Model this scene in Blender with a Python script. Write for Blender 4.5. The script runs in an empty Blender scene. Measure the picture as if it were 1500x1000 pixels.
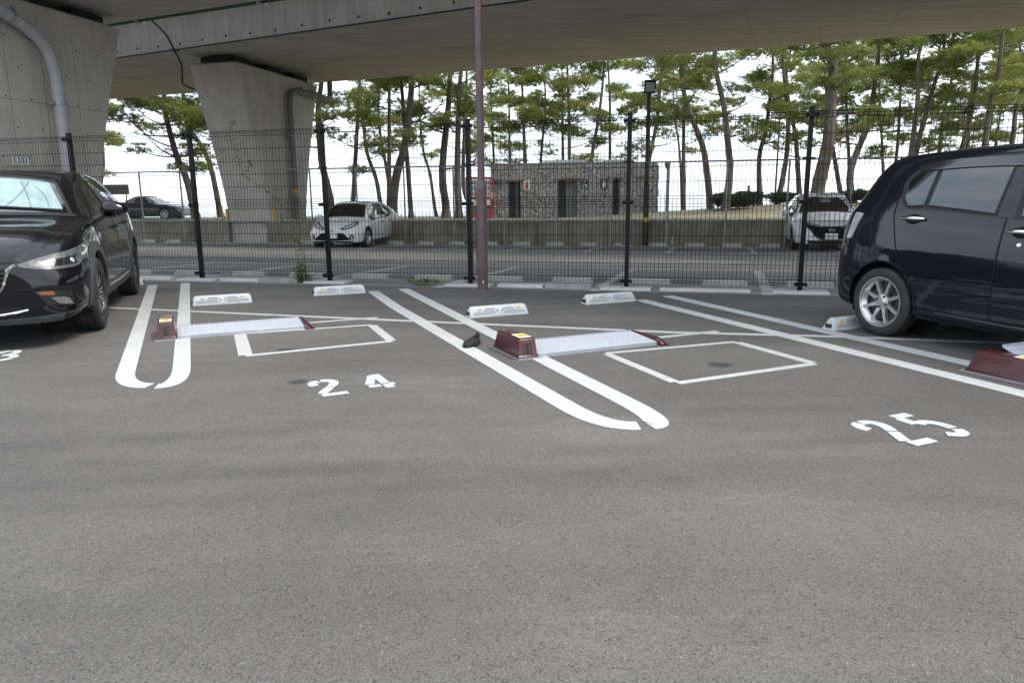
import bpy, bmesh, math, random
import numpy as np
from mathutils import Vector, Matrix
from mathutils.bvhtree import BVHTree

scene = bpy.context.scene
COL = scene.collection
R = math.radians
random.seed(7)

# ------------------------------------------------------------------ camera
cam_data = bpy.data.cameras.new('camera')
cam = bpy.data.objects.new('camera', cam_data)
COL.objects.link(cam)
cam_data.sensor_width = 36.0
cam_data.lens = 25.44
cam_data.clip_start = 0.05
cam_data.clip_end = 20000
cam.matrix_world = (Matrix.Translation((0, 0, 1.14)) @ Matrix.Rotation(R(90 - 11.31), 4, 'X')
                    @ Matrix.Rotation(R(-0.5), 4, 'Z'))
scene.camera = cam

# ------------------------------------------------------------------ sky and sun
SUN_ELEV, SUN_ROT = R(60), R(98)           # high sun to the right, veiled by thin cloud
world = bpy.data.worlds.new('World')
scene.world = world
world.use_nodes = True
wt = world.node_tree
wt.nodes.clear()
w_out = wt.nodes.new('ShaderNodeOutputWorld')
w_bg = wt.nodes.new('ShaderNodeBackground')
w_sky = wt.nodes.new('ShaderNodeTexSky')
w_sky.sky_type = 'NISHITA'
w_sky.sun_disc = False
w_sky.sun_elevation = SUN_ELEV
w_sky.sun_rotation = SUN_ROT
w_sky.air_density = 1.0
w_sky.dust_density = 3.0
w_sky.ozone_density = 1.0
w_tc = wt.nodes.new('ShaderNodeTexCoord')
w_map = wt.nodes.new('ShaderNodeMapping')
w_map.inputs['Scale'].default_value = (1.0, 1.0, 3.2)
w_noise = wt.nodes.new('ShaderNodeTexNoise')
w_noise.inputs['Scale'].default_value = 2.6
w_noise.inputs['Detail'].default_value = 7
w_noise.inputs['Roughness'].default_value = 0.56
w_ramp = wt.nodes.new('ShaderNodeValToRGB')
w_ramp.color_ramp.elements[0].position = 0.30
w_ramp.color_ramp.elements[0].color = (0.72, 0.72, 0.72, 1)
w_ramp.color_ramp.elements[1].position = 0.66
w_ramp.color_ramp.elements[1].color = (1.0, 1.0, 1.0, 1)
w_mix = wt.nodes.new('ShaderNodeMixRGB')
w_mix.inputs['Color2'].default_value = (8.3, 8.9, 9.5, 1)         # thin white cloud over the whole sky
wt.links.new(w_tc.outputs['Generated'], w_map.inputs['Vector'])
wt.links.new(w_map.outputs['Vector'], w_noise.inputs['Vector'])
wt.links.new(w_noise.outputs['Fac'], w_ramp.inputs['Fac'])
wt.links.new(w_ramp.outputs['Color'], w_mix.inputs['Fac'])
wt.links.new(w_sky.outputs['Color'], w_mix.inputs['Color1'])
w_n2 = wt.nodes.new('ShaderNodeTexNoise')                          # thicker and thinner bands in the cloud
w_n2.inputs['Scale'].default_value = 3.6
w_n2.inputs['Detail'].default_value = 6
w_r2 = wt.nodes.new('ShaderNodeValToRGB')
w_r2.color_ramp.elements[0].position = 0.36
w_r2.color_ramp.elements[0].color = (0.70, 0.80, 0.92, 1)
w_r2.color_ramp.elements[1].position = 0.64
w_r2.color_ramp.elements[1].color = (1.12, 1.10, 1.07, 1)
w_mul = wt.nodes.new('ShaderNodeMixRGB')
w_mul.blend_type = 'MULTIPLY'
w_mul.inputs['Fac'].default_value = 1.0
wt.links.new(w_map.outputs['Vector'], w_n2.inputs['Vector'])
wt.links.new(w_n2.outputs['Fac'], w_r2.inputs['Fac'])
wt.links.new(w_mix.outputs['Color'], w_mul.inputs['Color1'])
wt.links.new(w_r2.outputs['Color'], w_mul.inputs['Color2'])
wt.links.new(w_mul.outputs['Color'], w_bg.inputs['Color'])
w_bg.inputs['Strength'].default_value = 0.12
wt.links.new(w_bg.outputs['Background'], w_out.inputs['Surface'])

sun_data = bpy.data.lights.new('sun', 'SUN')
sun_data.energy = 2.2
sun_data.angle = R(24)
sun_data.color = (1.0, 0.95, 0.87)
sun = bpy.data.objects.new('sun', sun_data)
COL.objects.link(sun)
sun_dir = Vector((math.sin(SUN_ROT) * math.cos(SUN_ELEV), math.cos(SUN_ROT) * math.cos(SUN_ELEV), math.sin(SUN_ELEV)))
sun.rotation_euler = sun_dir.to_track_quat('Z', 'Y').to_euler()
sun.location = (0, -20, 40)

vs = scene.view_settings
vs.view_transform = 'Standard'
vs.look = 'None'
vs.exposure = 0.95
vs.gamma = 1.0
vs.use_curve_mapping = False
scene.cycles.max_bounces = 8
scene.cycles.diffuse_bounces = 4
scene.cycles.glossy_bounces = 4
scene.cycles.transparent_max_bounces = 8
scene.cycles.caustics_reflective = False
scene.cycles.caustics_refractive = False
scene.cycles.use_denoising = True

# ------------------------------------------------------------------ frame of the road: s along it, n across it
RC, RS = math.cos(R(14)), math.sin(R(14))
def W(s, n, z=0.0):
    return Vector((s * RC + n * RS, -s * RS + n * RC, z))
def road_z(n):
    return -0.02 - 0.025 * max(0.0, n - 9.25)

# ------------------------------------------------------------------ materials
MATS = {}
def nodes_of(name):
    m = bpy.data.materials.new(name)
    m.use_nodes = True
    MATS[name] = m
    nt = m.node_tree
    return m, nt, nt.nodes['Principled BSDF']

def mat(name, color, rough=0.6, metal=0.0, var=0.0, vscale=4.0, bump=0.0, bscale=60.0, coat=0.0, spec=0.5,
        color2=None, dirt=0.0, dscale=1.5, stretch=(1, 1, 1), transl=0.0, alt=None, emit=0.0):
    """principled colour with two-scale noise variation, fine bump and optional dirt"""
    m, nt, b = nodes_of(name)
    N, L = nt.nodes, nt.links
    b.inputs['Roughness'].default_value = rough
    b.inputs['Metallic'].default_value = metal
    b.inputs['Coat Weight'].default_value = coat
    b.inputs['Coat Roughness'].default_value = 0.04
    b.inputs['Specular IOR Level'].default_value = spec
    c = (*color, 1)
    b.inputs['Base Color'].default_value = c
    tc = N.new('ShaderNodeTexCoord')
    mp = N.new('ShaderNodeMapping')
    mp.inputs['Scale'].default_value = stretch
    L.new(tc.outputs['Object'], mp.inputs['Vector'])
    src = None
    if var > 0 or color2:
        n1 = N.new('ShaderNodeTexNoise'); n1.inputs['Scale'].default_value = vscale
        n1.inputs['Detail'].default_value = 8; n1.inputs['Roughness'].default_value = 0.65
        L.new(mp.outputs['Vector'], n1.inputs['Vector'])
        rp = N.new('ShaderNodeValToRGB')
        rp.color_ramp.elements[0].position = 0.32; rp.color_ramp.elements[1].position = 0.68
        c2 = color2 if color2 else tuple(min(1, k * (1 + var)) for k in color)
        c1 = color if color2 else tuple(k * (1 - var) for k in color)
        rp.color_ramp.elements[0].color = (*c1, 1); rp.color_ramp.elements[1].color = (*c2, 1)
        L.new(n1.outputs['Fac'], rp.inputs['Fac'])
        src = rp.outputs['Color']
    if dirt > 0:
        n2 = N.new('ShaderNodeTexNoise'); n2.inputs['Scale'].default_value = dscale
        n2.inputs['Detail'].default_value = 9; n2.inputs['Roughness'].default_value = 0.7
        L.new(mp.outputs['Vector'], n2.inputs['Vector'])
        r2 = N.new('ShaderNodeValToRGB')
        r2.color_ramp.elements[0].position = 0.45; r2.color_ramp.elements[1].position = 0.75
        r2.color_ramp.elements[1].color = (dirt, dirt, dirt, 1)
        L.new(n2.outputs['Fac'], r2.inputs['Fac'])
        mx = N.new('ShaderNodeMixRGB'); mx.inputs['Color2'].default_value = (*(alt or tuple(k * 0.45 for k in color)), 1)
        L.new(r2.outputs['Color'], mx.inputs['Fac'])
        if src: L.new(src, mx.inputs['Color1'])
        else: mx.inputs['Color1'].default_value = c
        src = mx.outputs['Color']
    if src: L.new(src, b.inputs['Base Color'])
    if bump > 0:
        n3 = N.new('ShaderNodeTexNoise'); n3.inputs['Scale'].default_value = bscale
        n3.inputs['Detail'].default_value = 5
        L.new(mp.outputs['Vector'], n3.inputs['Vector'])
        bp = N.new('ShaderNodeBump'); bp.inputs['Strength'].default_value = bump; bp.inputs['Distance'].default_value = 0.01
        L.new(n3.outputs['Fac'], bp.inputs['Height']); L.new(bp.outputs['Normal'], b.inputs['Normal'])
        if coat > 0: L.new(bp.outputs['Normal'], b.inputs['Coat Normal'])
    if transl > 0:
        tr = N.new('ShaderNodeBsdfTranslucent'); ms = N.new('ShaderNodeMixShader')
        ms.inputs['Fac'].default_value = transl
        if src: L.new(src, tr.inputs['Color'])
        else: tr.inputs['Color'].default_value = c
        out = N['Material Output']
        L.new(b.outputs['BSDF'], ms.inputs[1]); L.new(tr.outputs['BSDF'], ms.inputs[2]); L.new(ms.outputs['Shader'], out.inputs['Surface'])
    return m

def asphalt(name, dark, light, aggregate, patch_scale, stone_scale, stains=(), bump=0.5, arcs=()):
    m, nt, b = nodes_of(name)
    N, L = nt.nodes, nt.links
    tc = N.new('ShaderNodeTexCoord')
    def noise(scale, detail, rough=0.6, vec=None):
        n = N.new('ShaderNodeTexNoise'); n.inputs['Scale'].default_value = scale
        n.inputs['Detail'].default_value = detail; n.inputs['Roughness'].default_value = rough
        L.new(vec or tc.outputs['Object'], n.inputs['Vector']); return n
    def ramp(sock, p0, c0, p1, c1):
        r = N.new('ShaderNodeValToRGB')
        r.color_ramp.elements[0].position = p0; r.color_ramp.elements[0].color = (*c0, 1)
        r.color_ramp.elements[1].position = p1; r.color_ramp.elements[1].color = (*c1, 1)
        L.new(sock, r.inputs['Fac']); return r.outputs['Color']
    def mix(f, a, c, mode='MIX'):
        x = N.new('ShaderNodeMixRGB'); x.blend_type = mode
        for k, v in (('Fac', f), ('Color1', a), ('Color2', c)):
            if isinstance(v, (int, float)): x.inputs[k].default_value = v
            elif isinstance(v, tuple): x.inputs[k].default_value = (*v, 1)
            else: L.new(v, x.inputs[k])
        return x.outputs['Color']
    big = noise(patch_scale, 6, 0.6)
    col = ramp(big.outputs['Fac'], 0.3, dark, 0.7, light)
    # long soft tyre-polished streaks along the drive aisle
    mp = N.new('ShaderNodeMapping'); mp.inputs['Rotation'].default_value = (0, 0, R(14)); mp.inputs['Scale'].default_value = (0.16, 1.0, 1)
    L.new(tc.outputs['Object'], mp.inputs['Vector'])
    st = noise(1.4, 5, 0.55, mp.outputs['Vector'])
    col = mix(ramp(st.outputs['Fac'], 0.35, (0.0, 0, 0), 0.7, (0.85, 0.85, 0.85)), col, mix(1.0, col, (0.70, 0.70, 0.70), 'MULTIPLY'))
    # stones: each cell its own grey
    vo = N.new('ShaderNodeTexVoronoi'); vo.inputs['Scale'].default_value = stone_scale
    L.new(tc.outputs['Object'], vo.inputs['Vector'])
    sep = N.new('ShaderNodeSeparateColor'); L.new(vo.outputs['Color'], sep.inputs['Color'])
    stone = ramp(sep.outputs['Red'], 0.15, (1 - aggregate,) * 3, 0.95, (1 + aggregate,) * 3)
    col = mix(1.0, col, stone, 'MULTIPLY')
    vo2 = N.new('ShaderNodeTexVoronoi'); vo2.inputs['Scale'].default_value = stone_scale * 0.6
    L.new(tc.outputs['Object'], vo2.inputs['Vector'])
    sep2 = N.new('ShaderNodeSeparateColor'); L.new(vo2.outputs['Color'], sep2.inputs['Color'])
    pit = ramp(sep2.outputs['Green'], 0.90, (1, 1, 1), 0.97, (0.55, 0.55, 0.55))
    col = mix(1.0, col, pit, 'MULTIPLY')
    fleck = ramp(sep.outputs['Blue'], 0.9975, (0, 0, 0), 0.999, (0.8, 0.8, 0.8))
    col = mix(fleck, col, (0.34, 0.33, 0.31))
    for (ax_, ay_, ar_, aw_, af_) in arcs:                 # curved tyre tracks
        sb_ = N.new('ShaderNodeVectorMath'); sb_.operation = 'SUBTRACT'; sb_.inputs[1].default_value = (ax_, ay_, 0)
        L.new(tc.outputs['Object'], sb_.inputs[0])
        ln_ = N.new('ShaderNodeVectorMath'); ln_.operation = 'LENGTH'; L.new(sb_.outputs['Vector'], ln_.inputs[0])
        d_ = N.new('ShaderNodeMath'); d_.operation = 'SUBTRACT'; d_.inputs[1].default_value = ar_; L.new(ln_.outputs['Value'], d_.inputs[0])
        wn_ = noise(1.3, 4); wv_ = N.new('ShaderNodeMath'); wv_.operation = 'MULTIPLY_ADD'; wv_.inputs[1].default_value = 0.16; L.new(wn_.outputs['Fac'], wv_.inputs[0]); L.new(d_.outputs['Value'], wv_.inputs[2])
        ab_ = N.new('ShaderNodeMath'); ab_.operation = 'ABSOLUTE'; L.new(wv_.outputs['Value'], ab_.inputs[0])
        band = ramp(ab_.outputs['Value'], 0.0, (af_, af_, af_), aw_, (0, 0, 0))
        brk = ramp(noise(0.9, 5).outputs['Fac'], 0.40, (0, 0, 0), 0.58, (1, 1, 1))
        col = mix(mix(1.0, band, brk, 'MULTIPLY'), col, mix(1.0, col, (0.50, 0.50, 0.50), 'MULTIPLY'))
    scuff = ramp(noise(3.2, 7, 0.7, mp.outputs['Vector']).outputs['Fac'], 0.55, (0, 0, 0), 0.78, (0.7, 0.7, 0.7))
    col = mix(scuff, col, mix(1.0, col, (1.5, 1.48, 1.45), 'MULTIPLY'))
    for (sx, sy, rx, ry) in stains:
        mm = N.new('ShaderNodeMapping')
        mm.inputs['Location'].default_value = (-sx / rx, -sy / ry, 0); mm.inputs['Scale'].default_value = (1 / rx, 1 / ry, 0)
        L.new(tc.outputs['Object'], mm.inputs['Vector'])
        wob = N.new('ShaderNodeVectorMath'); wob.operation = 'ADD'
        wn = noise(14, 3); sc = N.new('ShaderNodeVectorMath'); sc.operation = 'SCALE'; sc.inputs['Scale'].default_value = 0.9
        L.new(wn.outputs['Color'], sc.inputs[0]); L.new(mm.outputs['Vector'], wob.inputs[0]); L.new(sc.outputs['Vector'], wob.inputs[1])
        ofs = N.new('ShaderNodeVectorMath'); ofs.operation = 'SUBTRACT'; ofs.inputs[1].default_value = (0.45, 0.45, 0.45)
        L.new(wob.outputs['Vector'], ofs.inputs[0])
        fl = N.new('ShaderNodeVectorMath'); fl.operation = 'MULTIPLY'; fl.inputs[1].default_value = (1, 1, 0); L.new(ofs.outputs['Vector'], fl.inputs[0])
        ln = N.new('ShaderNodeVectorMath'); ln.operation = 'LENGTH'; L.new(fl.outputs['Vector'], ln.inputs[0])
        f = ramp(ln.outputs['Value'], 0.55, (0.7, 0.7, 0.7), 1.1, (0, 0, 0))
        col = mix(f, col, (0.018, 0.018, 0.019))
    L.new(col, b.inputs['Base Color'])
    b.inputs['Roughness'].default_value = 0.82
    b.inputs['Specular IOR Level'].default_value = 0.35
    hm = N.new('ShaderNodeMath'); hm.operation = 'ADD'
    L.new(vo.outputs['Distance'], hm.inputs[0]); L.new(noise(stone_scale * 1.7, 3).outputs['Fac'], hm.inputs[1])
    bp = N.new('ShaderNodeBump'); bp.inputs['Strength'].default_value = bump; bp.inputs['Distance'].default_value = 0.006
    L.new(hm.outputs['Value'], bp.inputs['Height']); L.new(bp.outputs['Normal'], b.inputs['Normal'])
    return m

def concrete(name, c1, c2, streak=0.5, panel=None):
    """cast concrete: blotches, vertical run-off streaks, thin form joints"""
    m, nt, b = nodes_of(name)
    N, L = nt.nodes, nt.links
    tc = N.new('ShaderNodeTexCoord')
    def noise(scale, detail, vec=None, rough=0.65):
        n = N.new('ShaderNodeTexNoise'); n.inputs['Scale'].default_value = scale; n.inputs['Detail'].default_value = detail
        n.inputs['Roughness'].default_value = rough
        L.new(vec or tc.outputs['Object'], n.inputs['Vector']); return n.outputs['Fac']
    def ramp(sock, p0, v0, p1, v1):
        r = N.new('ShaderNodeValToRGB')
        r.color_ramp.elements[0].position = p0; r.color_ramp.elements[0].color = (*v0, 1)
        r.color_ramp.elements[1].position = p1; r.color_ramp.elements[1].color = (*v1, 1)
        L.new(sock, r.inputs['Fac']); return r.outputs['Color']
    def mul(a, c, f=1.0):
        x = N.new('ShaderNodeMixRGB'); x.blend_type = 'MULTIPLY'; x.inputs['Fac'].default_value = f
        L.new(a, x.inputs['Color1']); L.new(c, x.inputs['Color2']); return x.outputs['Color']
    col = ramp(noise(0.9, 9), 0.3, c1, 0.72, c2)
    mp = N.new('ShaderNodeMapping'); mp.inputs['Scale'].default_value = (1.6, 1.6, 0.12) if streak >= 0 else (0.25, 2.2, 1.0)
    if streak < 0: mp.inputs['Rotation'].default_value = (0, 0, R(22))
    L.new(tc.outputs['Object'], mp.inputs['Vector'])
    col = mul(col, ramp(noise(2.6, 8, mp.outputs['Vector']), 0.34, (0.62, 0.60, 0.57), 0.62, (1, 1, 1)), abs(streak))
    col = mul(col, ramp(noise(38, 4), 0.3, (0.86, 0.86, 0.86), 0.7, (1.05, 1.05, 1.05)))
    if panel:
        br = N.new('ShaderNodeTexBrick'); br.offset = 0.0
        br.inputs['Color1'].default_value = (1, 1, 1, 1); br.inputs['Color2'].default_value = (0.94, 0.94, 0.94, 1)
        br.inputs['Mortar'].default_value = (0.5, 0.5, 0.5, 1); br.inputs['Scale'].default_value = 1.0
        br.inputs['Mortar Size'].default_value = 0.006; br.inputs['Mortar Smooth'].default_value = 0.3
        br.inputs['Brick Width'].default_value = panel[0]; br.inputs['Row Height'].default_value = panel[1]
        mp2 = N.new('ShaderNodeMapping'); mp2.inputs['Rotation'].default_value = panel[2]
        L.new(tc.outputs['Object'], mp2.inputs['Vector']); L.new(mp2.outputs['Vector'], br.inputs['Vector'])
        col = mul(col, br.outputs['Color'], 0.8)
    L.new(col, b.inputs['Base Color'])
    b.inputs['Roughness'].default_value = 0.88
    b.inputs['Specular IOR Level'].default_value = 0.3
    bp = N.new('ShaderNodeBump'); bp.inputs['Strength'].default_value = 0.25; bp.inputs['Distance'].default_value = 0.01
    L.new(noise(22, 6), bp.inputs['Height']); L.new(bp.outputs['Normal'], b.inputs['Normal'])
    return m

STAINS = ((-1.74, 5.44, 0.10, 0.085), (-1.36, 4.45, 0.075, 0.085), (1.42, 4.82, 0.11, 0.09))
asphalt('new_asphalt', (0.098, 0.091, 0.085), (0.158, 0.147, 0.136), 0.30, 0.42, 280.0, STAINS, 0.55, ((3.0, -21.0, 24.9, 0.13, 0.42), (3.0, -21.0, 24.35, 0.11, 0.35), (-4.0, -26.0, 29.2, 0.14, 0.32), (-3.0, 16.0, 13.6, 0.12, 0.25), (9.0, -3.0, 7.6, 0.12, 0.28)))
asphalt('old_asphalt', (0.21, 0.205, 0.195), (0.285, 0.277, 0.262), 0.2, 0.35, 90.0, (), 0.3)
def paint(name, color, grime, pin, edge):
    """road paint: greyed by tyres, pinholes where the stones stand through"""
    m, nt, b = nodes_of(name); N, L = nt.nodes, nt.links
    tc = N.new('ShaderNodeTexCoord')
    def layer(src, scale, p0, p1, amount, colr, detail=6):
        n = N.new('ShaderNodeTexNoise'); n.inputs['Scale'].default_value = scale; n.inputs['Detail'].default_value = detail; n.inputs['Roughness'].default_value = 0.7
        L.new(tc.outputs['Object'], n.inputs['Vector'])
        r = N.new('ShaderNodeValToRGB'); r.color_ramp.elements[0].position = p0; r.color_ramp.elements[1].position = p1; r.color_ramp.elements[1].color = (amount, amount, amount, 1)
        L.new(n.outputs['Fac'], r.inputs['Fac'])
        x = N.new('ShaderNodeMixRGB'); L.new(r.outputs['Color'], x.inputs['Fac']); x.inputs['Color2'].default_value = (*colr, 1)
        if isinstance(src, tuple): x.inputs['Color1'].default_value = (*src, 1)
        else: L.new(src, x.inputs['Color1'])
        return x.outputs['Color'], n
    c, _ = layer(color, 2.2, 0.40, 0.75, grime, tuple(k * 0.72 for k in color))
    c, _ = layer(c, 24, 0.48, 0.72, grime, tuple(k * 0.62 for k in color))
    c, n = layer(c, 150, pin, pin + 0.10, 0.85, (0.15, 0.145, 0.14), 3)
    L.new(c, b.inputs['Base Color']); b.inputs['Roughness'].default_value = 0.72; b.inputs['Specular IOR Level'].default_value = 0.35
    bp = N.new('ShaderNodeBump'); bp.inputs['Strength'].default_value = 0.35; bp.inputs['Distance'].default_value = 0.004
    L.new(n.outputs['Fac'], bp.inputs['Height']); L.new(bp.outputs['Normal'], b.inputs['Normal'])
paint('road_paint', (0.47, 0.475, 0.47), 0.6, 0.60, 0)
paint('thin_paint', (0.45, 0.45, 0.43), 0.65, 0.58, 0)
paint('old_paint', (0.52, 0.52, 0.50), 0.8, 0.55, 0)
mat('rust_line', (0.20, 0.14, 0.11), 0.85, var=0.2, vscale=5, dirt=0.8, dscale=6, alt=(0.14, 0.13, 0.12))
concrete('pier_concrete', (0.49, 0.455, 0.40), (0.60, 0.56, 0.495), 0.4)
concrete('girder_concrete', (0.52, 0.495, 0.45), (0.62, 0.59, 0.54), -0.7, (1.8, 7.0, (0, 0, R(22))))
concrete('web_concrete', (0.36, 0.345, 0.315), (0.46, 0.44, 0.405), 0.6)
concrete('wall_concrete', (0.20, 0.175, 0.12), (0.40, 0.36, 0.27), 0.9)
concrete('kerb_concrete', (0.42, 0.415, 0.40), (0.60, 0.595, 0.57), 0.3)
concrete('stop_block_concrete', (0.40, 0.385, 0.35), (0.55, 0.53, 0.49), 0.3)
mat('joint_soft', (0.17, 0.16, 0.145), 0.9, var=0.3, vscale=9)
mat('joint_dark', (0.03, 0.029, 0.027), 0.9, var=0.3, vscale=20)
mat('bearing_rubber', (0.012, 0.012, 0.012), 0.7, var=0.2)
mat('pvc_light', (0.40, 0.41, 0.41), 0.45, var=0.07, vscale=3, dirt=0.3, dscale=4, stretch=(1, 1, 0.3))
mat('pvc_grey', (0.17, 0.17, 0.165), 0.5, var=0.08, vscale=3, dirt=0.3, dscale=4)
mat('galvanised', (0.36, 0.365, 0.37), 0.5, 0.5, var=0.12, vscale=9)
mat('green_pipe', (0.012, 0.06, 0.028), 0.5, var=0.2, vscale=3)
mat('cable_black', (0.010, 0.010, 0.010), 0.55, var=0.2)
mat('plate_white', (0.78, 0.79, 0.78), 0.4, var=0.04, dirt=0.2, dscale=8)
mat('ink_black', (0.012, 0.012, 0.014), 0.5, var=0.1)
mat('tape_yellow', (0.62, 0.40, 0.02), 0.5, var=0.12, vscale=12)
mat('fence_black', (0.005, 0.005, 0.006), 0.45, var=0.2, vscale=20, spec=0.22)
mat('maroon_steel', (0.098, 0.056, 0.057), 0.45, var=0.14, vscale=6, bump=0.12, bscale=30, dirt=0.3, dscale=12, alt=(0.22, 0.17, 0.15))
mat('lock_maroon', (0.058, 0.0075, 0.010), 0.30, var=0.10, vscale=8, coat=0.3, dirt=0.2, dscale=14, alt=(0.11, 0.06, 0.055))
mat('tread_plate', (0.40, 0.42, 0.46), 0.45, 0.0, var=0.08, vscale=14, dirt=0.3, dscale=9, alt=(0.40, 0.40, 0.41))
mat('stop_groove_shade', (0.30, 0.31, 0.33), 0.6, var=0.1)
mat('stop_plastic', (0.55, 0.555, 0.555), 0.5, var=0.06, vscale=10, bump=0.1, bscale=90, dirt=0.45, dscale=9, alt=(0.30, 0.30, 0.29))
mat('reflector_amber', (0.62, 0.40, 0.08), 0.25, var=0.1, vscale=30, coat=0.5)
mat('sticker_yellow', (0.85, 0.55, 0.02), 0.4, var=0.06, vscale=20)
mat('sticker_print', (0.30, 0.07, 0.03), 0.5, var=0.1)
mat('shoe_black', (0.010, 0.010, 0.011), 0.7, var=0.25, vscale=40, bump=0.3, bscale=300)
mat('lamp_brown', (0.020, 0.013, 0.011), 0.45, var=0.2)
mat('lamp_glass', (0.45, 0.46, 0.45), 0.2, var=0.1, coat=0.5)
mat('bark', (0.085, 0.066, 0.052), 0.9, bump=1.0, bscale=14, color2=(0.20, 0.165, 0.135), vscale=5, stretch=(1, 1, 0.35))
mat('needles', (0.16, 0.20, 0.042), 0.55, color2=(0.36, 0.375, 0.105), vscale=0.9, transl=0.5)
mat('needles_dark', (0.125, 0.17, 0.042), 0.55, color2=(0.29, 0.315, 0.095), vscale=0.9, transl=0.5)
mat('weed_leaf', (0.09, 0.16, 0.03), 0.5, color2=(0.20, 0.27, 0.09), vscale=6, transl=0.35)
mat('weed_stem', (0.12, 0.11, 0.06), 0.8, var=0.2)
mat('hedge_leaf', (0.028, 0.055, 0.016), 0.55, color2=(0.075, 0.115, 0.03), vscale=2, transl=0.25)
mat('park_ground', (0.17, 0.155, 0.095), 0.95, color2=(0.32, 0.27, 0.19), vscale=0.35, bump=0.6, bscale=9, dirt=0.8, dscale=0.5, alt=(0.105, 0.125, 0.045))
mat('grass', (0.07, 0.095, 0.025), 0.7, color2=(0.17, 0.17, 0.07), vscale=0.8, transl=0.3)
mat('sea_water', (0.10, 0.17, 0.23), 0.22, var=0.15, vscale=0.02, bump=0.35, bscale=0.6, stretch=(1, 3, 1))
mat('kerb_grey', (0.26, 0.255, 0.245), 0.9, var=0.2, vscale=6)
mat('hill', (0.05, 0.075, 0.06), 0.95, var=0.3, vscale=0.02)
mat('tar_dark', (0.02, 0.02, 0.02), 0.8, var=0.2)

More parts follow.
